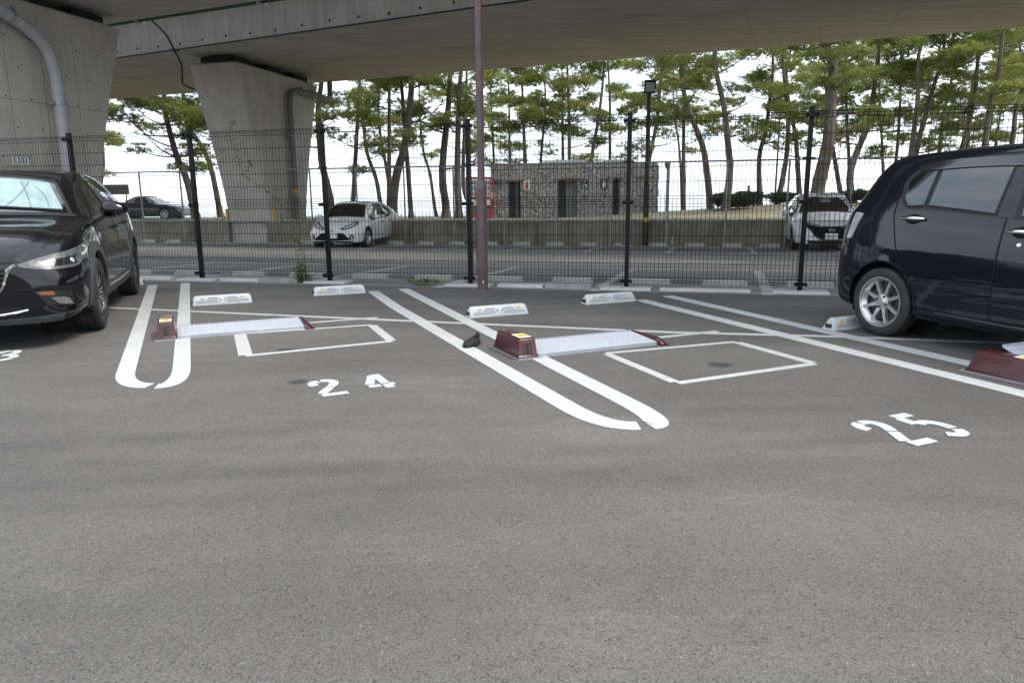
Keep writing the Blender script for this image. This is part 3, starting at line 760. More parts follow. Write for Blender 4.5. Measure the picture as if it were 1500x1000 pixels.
# ================================================================== NEAR FENCE (black folded wire mesh on posts)
FN, PITCH, FS0 = 9.25, 2.07, -2.87
NL, NR = -9, 8
fence = thing('mesh_fence', 'tall black welded wire mesh fence along the back of the bays', 'fence', W(FS0, FN, 0), -R(14))
WR = 0.0031
def mesh_panel(h):
    """welded panel: upright wires with a triangular fold at the foot and head, level wires"""
    mb = MB()
    x0, x1 = 0.05, PITCH - 0.05
    prof = [(0.0, 0.0), (-0.045, 0.03), (0.0, 0.065), (0.0, h - 0.065), (-0.045, h - 0.03), (0.0, h)]
    n = 40
    for i in range(n + 1):
        x = x0 + (x1 - x0) * i / n
        mb.tube([(x, y, z) for y, z in prof], WR, 4, cap=False)
    zs = [(y, z) for y, z in prof] + [(0.0, 0.065 + (h - 0.13) * k / 5) for k in range(1, 5)]
    for y, z in zs:
        mb.tube([(x0 - 0.02, y - 0.005, z), (x1 + 0.02, y - 0.005, z)], WR * 1.15, 4, cap=False)
    return mb.mesh('mesh_panel', 'fence_black')
pm = mesh_panel(1.0)
pmb = MB(); pmb.box((0, 0, 1.045), (0.054, 0.054, 2.13)); pmb.box((0, 0, 2.115), (0.058, 0.058, 0.016)); post_me = pmb.mesh('post', 'fence_black')
cmb = MB(); cmb.box((0, -0.045, 0), (0.14, 0.016, 0.038)); cmb.box((-0.065, -0.05, 0), (0.016, 0.04, 0.045)); cmb.box((0.065, -0.05, 0), (0.016, 0.04, 0.045)); cmb.box((0, -0.06, 0), (0.05, 0.03, 0.055)); clamp_me = cmb.mesh('clamp', 'fence_black')
bmb = MB(); bmb.tube([(-0.07, -0.03, 0), (0, -0.05, 0.0), (0.07, -0.03, 0)], 0.008, 5); bmb.tube([(0, -0.03, 0), (0, -0.06, 0)], 0.012, 6); hook_me = bmb.mesh('hook_bolt', 'fence_black')
fmb = MB(); fmb.hexa([(-0.32, -0.20, -0.1), (0.32, -0.20, -0.1), (0.32, 0.12, -0.1), (-0.32, 0.12, -0.1), (-0.31, -0.19, 0.025), (0.31, -0.19, 0.025), (0.31, 0.11, 0.025), (-0.31, 0.11, 0.025)]); foot_me = fmb.mesh('footing', 'kerb_concrete')
for i in range(NL, NR + 1):
    def put(me, name, x, z, y=0.0):
        o = bpy.data.objects.new(name, me); COL.objects.link(o); o.parent = fence; o.location = (x, y, z); return o
    x = i * PITCH + (0.20 if i >= 3 else 0.0)               # one wider bay beside the navy car
    put(post_me, 'post', x, 0); put(foot_me, 'footing', x, -0.02)
    for z in (0.08, 1.055, 2.03): put(clamp_me, 'clamp', x, z)
    for z in (0.55, 1.55): put(hook_me, 'hook_bolt', x, z)
    if i < NR:
        for zz in (0.065, 1.065):
            o = put(pm, 'mesh_panel', x, zz, -0.035)
            if i == 2: o.scale = ((PITCH + 0.20) / PITCH, 1, 1)
# low kerb between footings (pieces one can tell apart)
kerb = thing('kerb', 'low pale concrete kerb in short lengths under the mesh fence', 'kerb', W(FS0, FN, 0), -R(14))
random.seed(11)
for i in range(NL, 1):
    for a, b in ((0.40, 1.02), (1.035, 1.64)):
        if random.random() < 0.15 and i > -2: continue
        mb = MB(); h = 0.015 + 0.02 * random.random()
        mb.hexa([(a, -0.16, -0.1), (b, -0.16, -0.1), (b, 0.06, -0.1), (a, 0.06, -0.1), (a + 0.005, -0.145, h), (b - 0.005, -0.145, h), (b - 0.005, 0.05, h), (a + 0.005, 0.05, h)])
        mb.build('kerb_piece', random.choice(('kerb_concrete', 'stop_block_concrete', 'kerb_grey', 'kerb_grey')), kerb, loc=(i * PITCH, 0, 0), bevel=0.008)
for i in (0, 1, 2):
    mb = MB(); mb.hexa([(0.42, -0.18, -0.1), (1.5, -0.18, -0.1), (1.5, -0.02, -0.1), (0.42, -0.02, -0.1), (0.42, -0.17, 0.012), (1.5, -0.17, 0.012), (1.5, -0.03, 0.012), (0.42, -0.03, 0.012)])
    mb.build('kerb_piece', 'stop_block_concrete', kerb, loc=((i + 1) * PITCH, 0.0, 0), bevel=0.008)
ORD = ['first', 'second', 'third', 'fourth', 'fifth', 'sixth', 'seventh', 'eighth', 'ninth', 'tenth', 'eleventh', 'twelfth', 'thirteenth', 'fourteenth', 'fifteenth', 'sixteenth', 'seventeenth', 'eighteenth', 'nineteenth', 'twentieth', 'next', 'next but one']
# concrete wheel stops of the bays on the other side
def street_stop(s, n, w, label, group, h=0.115):
    root = thing('concrete_wheel_stop', label, 'wheel stop', W(s, n, road_z(n)), -R(14), group)
    mb = MB(); mb.hexa([(-w / 2, -0.08, -0.02), (w / 2, -0.08, -0.02), (w / 2, 0.08, -0.02), (-w / 2, 0.08, -0.02), (-w / 2 + 0.025, -0.055, h), (w / 2 - 0.025, -0.055, h), (w / 2 - 0.025, 0.055, h), (-w / 2 + 0.025, 0.055, h)])
    mb.build('block', 'stop_block_concrete', root, bevel=0.012)
    for x in (-w * 0.3, w * 0.3):
        mb = MB(); mb.lathe([(0, h + 0.003), (0.014, h + 0.003), (0.016, h - 0.001)], 8, Matrix.Translation((x, 0, 0))); mb.build('anchor_bolt', 'galvanised', root)
for k in range(-8, 3):
    for e in (-0.5, 0.5):
        q = 2 * k + (1 if e > 0 else 0)
        lb = ('pale concrete wheel stop just beyond the mesh fence, %s past the maroon pole' % ORD[q]) if q >= 0 else ('pale concrete wheel stop just beyond the mesh fence, %s before the maroon pole' % ORD[-q - 1])
        street_stop(-2.12 + 2.06 * k + e, 10.05, 0.60, lb, 'wheel stops beyond the fence', 0.06)
for k in range(-17, 8):
    s = -2.0 + 1.03 * k
    if -16.6 < s < -13.2: continue
    lb = 'weathered wheel stop at the foot of the mossy wall, %s %s the taped pier' % ((ORD[int(round((s + 13.33) / 1.03))], 'past') if s > -13.2 else (ORD[int(round((-16.42 - s) / 1.03))], 'before'))
    street_stop(s, 21.75, 0.58, lb, 'wheel stops along the wall')

# ================================================================== RETAINING WALL AND CHAIN-LINK FENCE
wall = thing('retaining_wall', 'low mossy concrete retaining wall across the street below the park', 'wall', W(0, 22.2, -0.35), -R(14))
for i in range(-9, 8):
    a, b = i * 4.1 - 0.6, i * 4.1 + 3.49
    if a < -14.01 and b > -15.75:
        segs = [(a, -15.62), (-14.14, b)]
    else: segs = [(a, b)]
    for (a, b) in segs:
        if b - a < 0.2: continue
        mb = MB(); e = 0.008 * math.sin(i * 2.7)
        mb.hexa([(a, e, -0.2), (b, e, -0.2), (b, 0.26, -0.2), (a, 0.26, -0.2), (a, 0.03 + e, 0.705), (b, 0.03 + e, 0.705), (b, 0.26, 0.705), (a, 0.26, 0.705)])
        mb.build('wall_panel', 'wall_concrete', wall, bevel=0.015)
mb = MB(); mb.box((-3.0, 0.13, 0.742), (72, 0.30, 0.075)); mb.build('coping', 'stop_block_concrete', wall, bevel=0.015)
mb = MB(); mb.box((-3.0, -0.25, 0.0), (72, 0.42, 0.06)); mb.build('gutter', 'stop_block_concrete', wall)

cl = thing('chain_link_fence', 'galvanised chain-link fence with round posts before the retaining wall', 'fence', W(-2.63, 22.0, -0.34), -R(14))
mb = MB(); mb.tube([(0, 0, -0.1), (0, 0, 2.42)], 0.030, 8); post_me = mb.mesh('post', 'galvanised', True)
xs = [-26.0 + 1.64 * k for k in range(28)]
for x in xs:
    if -13.6 < x < -10.8: continue
    o = bpy.data.objects.new('post', post_me); COL.objects.link(o); o.parent = cl; o.location = (x, -0.06, 0)
for a, b in ((-26.0, -13.5), (-10.9, 18.3)):
    mb = MB(); mb.tube([(a, -0.06, 2.42), (b, -0.06, 2.42)], 0.024, 8); mb.build('top_rail', 'galvanised', cl, smooth=True)
    mb = MB(); mb.tube([(a, -0.06, 0.82), (b, -0.06, 0.82)], 0.006, 5)
    h0, h1 = 0.76, 2.40
    w = h1 - h0
    for k in range(int((b - a + w) / 0.085)):
        for sg in (1, -1):
            x = a - w + k * 0.085 if sg == 1 else a + k * 0.085
            p, q = [x, h0], [x + sg * w, h1]
            if sg == -1: p, q = [x, h0], [x - w, h1]
            # clip to the run
            lo, hi = min(p[0], q[0]), max(p[0], q[0])
            def at(xx): return h0 + (xx - p[0]) / (q[0] - p[0]) * w
            pts = []
            for r in (p, q):
                xx = min(max(r[0], a), b); pts.append((xx, at(xx)))
            if abs(pts[0][0] - pts[1][0]) < 0.02: continue
            mb.tube([(pts[0][0], -0.02 + 0.004 * sg, pts[0][1]), (pts[1][0], -0.02 + 0.004 * sg, pts[1][1])], 0.0019, 3, cap=False)
    o = mb.build('chain_link_mesh', 'galvanised', cl); o['kind'] = 'stuff'

# ================================================================== PINES
rng = np.random.default_rng(21)
def tuft_templates(nvar, needles, L, wd):
    T = []
    for v in range(nvar):
        tr = []
        for k in range(needles):
            d = rng.normal(size=3); d[2] = abs(d[2]) * 0.9 + 0.15; d /= np.linalg.norm(d)
            l = L * rng.uniform(0.75, 1.15)
            sdir = np.cross(d, rng.normal(size=3)); sdir /= np.linalg.norm(sdir)
            c = d * l * 0.12
            tr.append([c - sdir * wd, c + sdir * wd, d * l])
        T.append(np.array(tr))
    return np.array(T)                       # nvar, needles, 3, 3
TUFT = tuft_templates(10, 15, 0.19, 0.0105)
def foliage_mesh(name, pads, m, per_pad, tuft=TUFT, scale=1.0):
    out = []
    for (c, rx, ry, rz, cnt) in pads:
        n = int(per_pad * cnt)
        u = rng.normal(size=(n, 3)); u /= np.linalg.norm(u, axis=1)[:, None]
        rad = rng.uniform(0.25, 1.0, size=(n, 1)) ** 0.6
        u[:, 2] = np.abs(u[:, 2]) * np.where(rng.random(n) < 0.78, 1, -0.8)
        pos = np.array(c) + u * rad * np.array([rx, ry, rz])
        t = tuft[rng.integers(0, len(tuft), n)] * (scale * rng.uniform(0.75, 1.25, size=(n, 1, 1, 1)))
        a = rng.uniform(0, 2 * np.pi, n); ca, sa = np.cos(a), np.sin(a)
        tilt = u * np.array([0.55, 0.55, 0.0])
        x = t[..., 0] * ca[:, None, None] - t[..., 1] * sa[:, None, None]
        y = t[..., 0] * sa[:, None, None] + t[..., 1] * ca[:, None, None]
        z = t[..., 2]
        x = x + z * tilt[:, 0][:, None, None]; y = y + z * tilt[:, 1][:, None, None]
        out.append((np.stack([x, y, z], -1) + pos[:, None, None, :]).reshape(-1, 3))
    vv = np.concatenate(out).astype(np.float32)
    return tri_mesh(name, vv, m)
def tri_mesh(name, vv, m):
    nt = len(vv) // 3
    me = bpy.data.meshes.new(name)
    me.vertices.add(len(vv)); me.vertices.foreach_set('co', vv.ravel())
    me.loops.add(len(vv)); me.loops.foreach_set('vertex_index', np.arange(len(vv), dtype=np.int32))
    me.polygons.add(nt); me.polygons.foreach_set('loop_start', np.arange(0, len(vv), 3, dtype=np.int32))
    me.update(calc_edges=True)
    me.materials.append(MATS[m])
    return me
TREES = [
(36,0.136,[(8.45,0.48),(8.36,2.88),(8.33,5.34),(8.33,7.01)]),
(33,0.187,[(9.0,0.46),(8.53,2.9),(8.11,4.21),(7.71,5.42),(7.48,6.8)]),
(31,0.19,[(9.01,0.27),(9.18,2.12),(8.94,3.45),(8.77,4.75),(8.35,6.45)]),
(40,0.189,[(13.62,0.4),(13.35,3.04),(13.67,4.52),(13.91,7.62)]),
(38,0.179,[(13.75,0.4),(14.16,2.83),(14.19,4.84),(13.72,7.29)]),
(42,0.198,[(16.6,0.31),(15.99,4.12),(15.67,5.56),(15.42,7.58)]),
(30,0.34,[(12.5,0.21),(12.62,1.52),(12.74,3.26),(12.83,5.21),(12.91,6.29),(12.17,7.5)]),
(44,0.187,[(20.01,0.25),(19.11,3.43),(18.86,5.06),(18.44,7.87)]),
(36,0.221,[(16.75,0.27),(16.59,2.23),(17.47,4.61),(17.47,5.64),(17.46,7.54)]),
(43,0.142,[(19.88,0.27),(19.51,3.21),(19.18,5.86),(18.81,8.44)]),
(44,0.125,[(22.38,0.23),(21.96,3.09),(21.55,6.71),(21.26,8.97)]),
(40,0.132,[(20.62,0.23),(20.62,2.98),(20.71,5.78),(20.49,8.78)]),
(34,0.16,[(18.14,0.24),(18.32,2.88),(18.44,5.31),(18.37,7.17)]),
(36,0.187,[(19.3,0.25),(19.72,3.04),(20.23,5.68),(20.47,7.64)]),
(42,0.178,[(24.1,0.25),(23.99,3.5),(24.09,5.41),(24.35,8.58)]),
(35,0.165,[(21.01,0.26),(21.08,3.34),(21.2,5.42),(20.89,8.62)]),
(39,0.184,[(23.91,0.22),(23.88,3.66),(23.89,6.04),(24.08,9.14)]),
(33,0.187,[(20.86,0.24),(20.81,3.27),(20.81,5.28),(20.84,5.96),(20.74,8.29)]),
(45,0.127,[(29.34,0.15),(29.11,4.03),(28.94,6.78),(28.61,10.14)]),
(36,0.17,[(23.89,0.21),(24.01,3.51),(24.14,5.02),(24.49,6.57)]),
(40,0.17,[(27.86,0.25),(27.4,3.84),(26.88,7.85)]),
(34,0.208,[(-8.42,0.28),(-8.32,0.96),(-8.55,2.38),(-8.7,2.98),(-8.73,5.07),(-8.48,6.53)]),
(38,0.161,[(-8.24,0.31),(-8.14,0.93),(-7.83,3.59),(-7.51,7.15)]),
(42,0.158,[(-7.23,0.28),(-7.37,0.78),(-7.57,2.27),(-7.96,3.73),(-8.18,6.34)]),
(33,0.249,[(-5.41,0.28),(-5.1,2.02),(-4.69,3.13),(-4.5,4.35),(-4.27,6.34)]),
(37,0.157,[(-6.17,0.25),(-6.03,1.93),(-5.93,5.07),(-5.84,7.29)]),
(41,0.135,[(-6.64,0.23),(-6.79,2.23),(-7.15,5.18),(-6.99,7.96)]),
(35,0.149,[(-4.73,0.26),(-4.78,0.8),(-4.85,2.44),(-4.88,4.24),(-4.92,6.36)]),
(46,0.13,[(-4.63,0.17),(-4.75,0.6),(-4.98,2.59),(-5.35,4.19),(-5.41,7.59)]),
(34,0.225,[(-3.02,0.27),(-3.03,0.8),(-3.12,2.39),(-2.75,5.61),(-2.71,7.34)]),
(33,0.202,[(-2.35,0.26),(-2.33,0.8),(-2.36,2.35),(-2.23,5.47),(-2.07,7.16)]),
(40,0.151,[(-2.17,0.1),(-2.27,0.72),(-2.55,1.74),(-2.45,4.3),(-2.24,7.42)]),
(46,0.13,[(-0.87,0.14),(-1.0,2.93),(-1.13,5.97),(-1.17,8.74)]),
(44,0.125,[(-0.01,0.18),(-0.03,3.2),(-0.07,7.27),(-0.17,8.77)]),
(42,0.158,[(0.92,0.21),(0.82,2.87),(0.72,6.26),(0.66,8.42)]),
(45,0.127,[(1.66,0.14),(1.83,3.23),(2.11,6.42),(1.99,8.93)]),
(47,0.133,[(3.39,0.08),(3.33,3.31),(3.22,8.86)]),
(41,0.174,[(3.26,0.18),(3.24,3.03),(3.22,5.62),(3.1,8.22)]),
(43,0.162,[(4.14,0.16),(4.62,3.0),(5.13,5.98),(5.32,8.55)]),
(45,0.149,[(6.09,0.1),(6.03,3.43),(5.97,6.59),(5.85,9.08)]),
(40,0.17,[(6.98,0.21),(7.41,3.09),(7.75,5.2),(7.89,7.84)]),
(46,0.108,[(10.75,0.21),(10.37,3.61),(9.93,6.52),(9.78,8.65)]),
(38,0.233,[(-16.31,0.1),(-16.36,0.31),(-16.64,2.14),(-17.02,3.26),(-17.33,5.33),(-17.41,6.9)]),
(40,0.189,[(-15.79,0.11),(-15.91,0.33),(-16.09,2.9),(-16.53,4.14),(-16.96,4.95),(-17.1,7.2)]),
(46,0.13,[(-26.01,0.11),(-25.29,2.52),(-25.23,3.75)]),
]
def pine(Y, r0, pts, label, i):
    rnd = random.Random(100 + i)
    r0 *= 0.86
    base = Vector((pts[0][0], Y, 0.0)); gz = park_z(base.x, base.y)
    root = thing('pine_tree', label, 'tree', (base.x, base.y, gz), 0, 'pines along the shore park')
    ctrl = [(0.0, rnd.uniform(-0.1, 0.1), -0.15)]
    off = 0
    for (x, z) in pts[1:]:
        off += rnd.uniform(-0.35, 0.35)
        ctrl.append((x - base.x, off, max(z - gz, ctrl[-1][2] + 0.3)))
    # carry the trunk on above what the deck hides
    lx = (pts[-1][0] - pts[-2][0]) * 0.6
    htop = rnd.uniform(9.5, 11.5)
    if ctrl[-1][2] < htop - 1.0:
        ctrl.append((ctrl[-1][0] + lx * 0.5 + rnd.uniform(-0.3, 0.3), off + rnd.uniform(-0.4, 0.4), (ctrl[-1][2] + htop) / 2))
        ctrl.append((ctrl[-1][0] + rnd.uniform(-0.5, 0.5), off, htop))
    path = smooth_path(ctrl, 4)
    L = len(path)
    H = path[-1].z
    def rad(z): return r0 * (1.25 if z < 0.3 else 1.0) * max(0.16, 1 - 0.80 * (max(z, 0) / H) ** 1.1)
    mb = MB(); mb.tube(path, [rad(p.z) for p in path], 9)
    pads = []
    big = r0 > 0.2
    zlow = rnd.uniform(2.1, 3.3) if r0 > 0.12 else rnd.uniform(2.5, 3.8)
    nb = rnd.randint(14, 17) + (3 if big else 0)
    reach = 1.0
    if i in (42, 43): zlow, nb, reach = 2.4, 36, 1.75
    if 21 <= i <= 31: nb = rnd.randint(10, 12)
    if i == 44: zlow, nb = 0.8, 16
    a = rnd.uniform(0, 6.28)
    for b in range(nb):
        f = (b + rnd.random() * 0.8) / nb
        z = zlow + (H - zlow - 0.2) * f
        k = min(range(L), key=lambda q: abs(path[q].z - z))
        p = path[k]
        a += 2.4 + rnd.uniform(-0.5, 0.5)
        ln = (rnd.uniform(0.9, 2.1) if f < 0.75 else rnd.uniform(0.6, 1.3)) * (0.85 + 1.2 * min(r0, 0.3)) * reach
        low = f < 0.22
        rise = rnd.uniform(-0.1, 0.55) * ln
        d = Vector((math.cos(a), math.sin(a), 0))
        q1 = p + d * ln * 0.45 + Vector((rnd.uniform(-0.15, 0.15), rnd.uniform(-0.15, 0.15), rise * 0.25))
        q2 = p + d * ln + Vector((rnd.uniform(-0.2, 0.2), 0, rise))
        rb = max(0.014, rad(z) * 0.34)
        mb.tube(smooth_path([p, q1, q2], 4), [rb * (1 - 0.085 * j) for j in range(9)], 5, cap=False)
        if low and rnd.random() < 0.3: continue        # bare dead limb
        npad = rnd.randint(4, 5)
        for j in range(npad):
            w = 0.45 + 0.6 * (j + rnd.random() * 0.6) / npad
            c = p + (q2 - p) * w + Vector((rnd.uniform(-0.5, 0.5), rnd.uniform(-0.5, 0.5), rnd.uniform(-0.12, 0.22)))
            tw = p + (q2 - p) * min(1, w * 0.9)
            mb.tube([tw, (tw + c) / 2 + Vector((0, 0, 0.05)), c], [rb * 0.5, rb * 0.4, rb * 0.25], 4, cap=False)
            sz = rnd.uniform(0.34, 0.78) * (0.8 if low else 1.0)
            pads.append((tuple(c), sz, sz, sz * rnd.uniform(0.42, 0.62), sz * sz * 4.0))
    top = path[-1]
    for j in range(3):
        pads.append(((top.x + rnd.uniform(-0.4, 0.4), top.y + rnd.uniform(-0.4, 0.4), top.z + rnd.uniform(-0.5, 0.2)), 0.6, 0.6, 0.4, 1.4))
    mb.build('trunk', 'bark', root, smooth=True, angle=80)
    me = foliage_mesh('crown', pads, 'needles' if i % 3 else 'needles_dark', 30)
    o = bpy.data.objects.new('crown', me); COL.objects.link(o); o.parent = root
    return root
LBL = ["slim straight pine just beyond the stone hut's free end", "dark leaning pine, second trunk beyond the stone hut's end", 'bent thick pine in front of the bare bank beyond the hut', 'crooked pine behind the seated person in blue', 'S-shaped pine between the globe lamp and the white electric hatchback', 'pine hidden behind the fence post beside the white electric hatchback', 'stout forked pine towering behind the white electric hatchback', "thin pine leaning behind the white electric hatchback's roof", 'forked pine just beyond the white electric hatchback', 'slim pine rising from the fork beyond the electric hatchback', "thin upright pine over the navy hatchback's tail", "straight slim pine above the navy hatchback's rear window slope", 'pine leaning right, first of the dense row over the navy hatchback', 'strongly leaning pine in the dense row over the navy hatchback', 'pine with a kinked stem in the row over the navy hatchback', "tall straight pine over the navy hatchback's quarter window", "tall pine leaning over the navy hatchback's rear door", "thick pale pine forking over the navy hatchback's roof", "very thin pine over the navy hatchback's roof", "pine leaning out of the picture over the navy hatchback's roof", 'last pine at the edge above the navy hatchback', 'thick crooked pine right beside the pier with yellow tape', "slim upright pine behind the white hatchback's windscreen", "thin curving pine behind the white hatchback's roof", "thick forked pine standing behind the white hatchback's tail", "tall straight pine rising behind the white hatchback's tail", "thin bowed pine behind the white hatchback's rear door", "pine just past the white hatchback's tail, bending back", 'thin leaning pine midway between white hatchback and vending machine', 'thick upright pine nearer the hatchback of two before the vending machine', 'thick upright pine nearest the red vending machine', 'twisted pine right beside the red vending machine', 'slender pine behind the hut roof above the vending machine', 'second slender pine behind the stone hut roof', 'pine behind the hut roof above the red sign', 'thin wavy pine behind the middle of the hut roof', 'thinnest pine behind the hut roof near the skylight', 'sturdier pine behind the hut roof near the skylight', 'pine leaning right behind the stone hut roof', 'upright pine behind the hut roof by the fence post', "leaning pine behind the hut's end beyond the floodlight", 'thin pine stem before the free end of the stone hut', 'leaning pine with spreading crown above the black convertible', 'second pine between the convertible and the taped pier', 'small pine beside the back of the brown signboard']
for i, (Y, r0, pts) in enumerate(TREES):
    pine(Y, r0, pts, LBL[i], i)

# ================================================================== THINGS IN THE LOT
# ---- plastic wheel stops
def wheel_stop(x, y, rot, label):
    root = thing('wheel_stop', label, 'wheel stop', (x, y, 0), rot, 'grey plastic wheel stops in the bays')
    w, d, h = 0.62, 0.135, 0.100
    mb = MB()
    sec = [(-d / 2, 0.0), (-d / 2, 0.018), (-d * 0.22, h - 0.012), (-d * 0.14, h), (d * 0.14, h), (d * 0.22, h - 0.012), (d / 2, 0.018), (d / 2, 0.0)]
    rows = []
    for t, k in ((-w / 2, 0.80), (-w / 2 + 0.018, 0.97), (-w / 2 + 0.04, 1.0), (w / 2 - 0.04, 1.0), (w / 2 - 0.018, 0.97), (w / 2, 0.80)):
        rows.append([(t + (0.012 * (z / h) if t < -0.28 else -0.012 * (z / h) if t > 0.28 else 0), yy * (0.5 + 0.5 * k), z * k) for yy, z in sec])
    mb.grid(rows); n = len(sec)
    mb.f.append(tuple(range(n))); mb.f.append(tuple((len(rows) - 1) * n + i for i in range(n - 1, -1, -1)))
    mb.build('body', 'stop_plastic', root, smooth=True, angle=30)
    # ribs on both sloping faces, groove shade put into their darker colour
    sl = math.atan2(h - 0.03, d * 0.28)
    for sg in (-1, 1):
        for j in range(4):
            z = 0.032 + 0.015 * j
            yy = sg * (d / 2 - (z - 0.018) / (h - 0.03) * d * 0.28 + 0.0015)
            for (a, b) in ((-0.27 + 0.022 * j * 0.3, -0.045), (0.045, 0.27 - 0.022 * j * 0.3)):
                if j >= 2: a, b = (a + 0.10, b) if a < 0 else (a, b - 0.10)
                mb = MB(); mb.box(((a + b) / 2, yy, z), (b - a, 0.006, 0.006)); mb.build('rib', 'stop_groove_shade', root)
        for xx in (-0.205, 0.205):
            z = 0.072
            yy = sg * (d / 2 - (z - 0.018) / (h - 0.03) * d * 0.28 + 0.0035)
            mb = MB(); mb.box((0, 0, 0), (0.050, 0.015, 0.006), Matrix.Translation((xx, yy, z)) @ Matrix.Rotation(-sg * sl, 4, 'X')); mb.build('reflector', 'reflector_amber', root)
        for xx in (-0.02, 0.02):
            yy = sg * (d / 2 - (0.045 - 0.018) / (h - 0.03) * d * 0.28 + 0.002)
            mb = MB(); mb.box((0, 0, 0), (0.006, 0.006, 0.055), Matrix.Translation((xx, yy, 0.052)) @ Matrix.Rotation(sg * -0.3, 4, 'X') @ Matrix.Rotation(0.35 * (1 if xx > 0 else -1), 4, 'Y')); mb.build('rib', 'stop_groove_shade', root)
    for xx in (-w / 2 - 0.0005, w / 2 + 0.0005):
        mb = MB(); mb.box((xx, 0.0, 0.036), (0.014, 0.06, 0.030)); mb.build('end_recess', 'joint_dark', root)
    return root
SR = R(24)
for (x0, y0, x1, y1, lb) in (
    (-3.45, 7.78, -2.92, 8.06, 'grey plastic wheel stop beside the smaller lock, nearer one of its bay'),
    (-2.35, 8.53, -1.77, 8.80, 'grey plastic wheel stop just in front of the weed clump at the fence'),
    (-0.40, 6.81, 0.18, 7.11, 'grey plastic wheel stop behind the middle lock housing'),
    (0.77, 7.63, 1.41, 7.90, 'grey plastic wheel stop farther back, at the end of the paired lines'),
    (2.74, 6.02, 3.30, 6.27, 'grey plastic wheel stop pressed against the navy hatchback rear tyre'),
    (3.85, 6.75, 4.41, 7.02, 'grey plastic wheel stop hidden behind the navy hatchback'),
    (-5.62, 9.62, -5.02, 9.88, 'grey plastic wheel stop behind the black crossover rear tyre'),
    (-6.50, 8.66, -5.97, 8.94, 'grey plastic wheel stop under the black crossover')):
    m = Vector(((x0 + x1) / 2, (y0 + y1) / 2)); m += Vector((-math.sin(SR), math.cos(SR))) * 0.075
    wheel_stop(m.x, m.y, SR, lb)

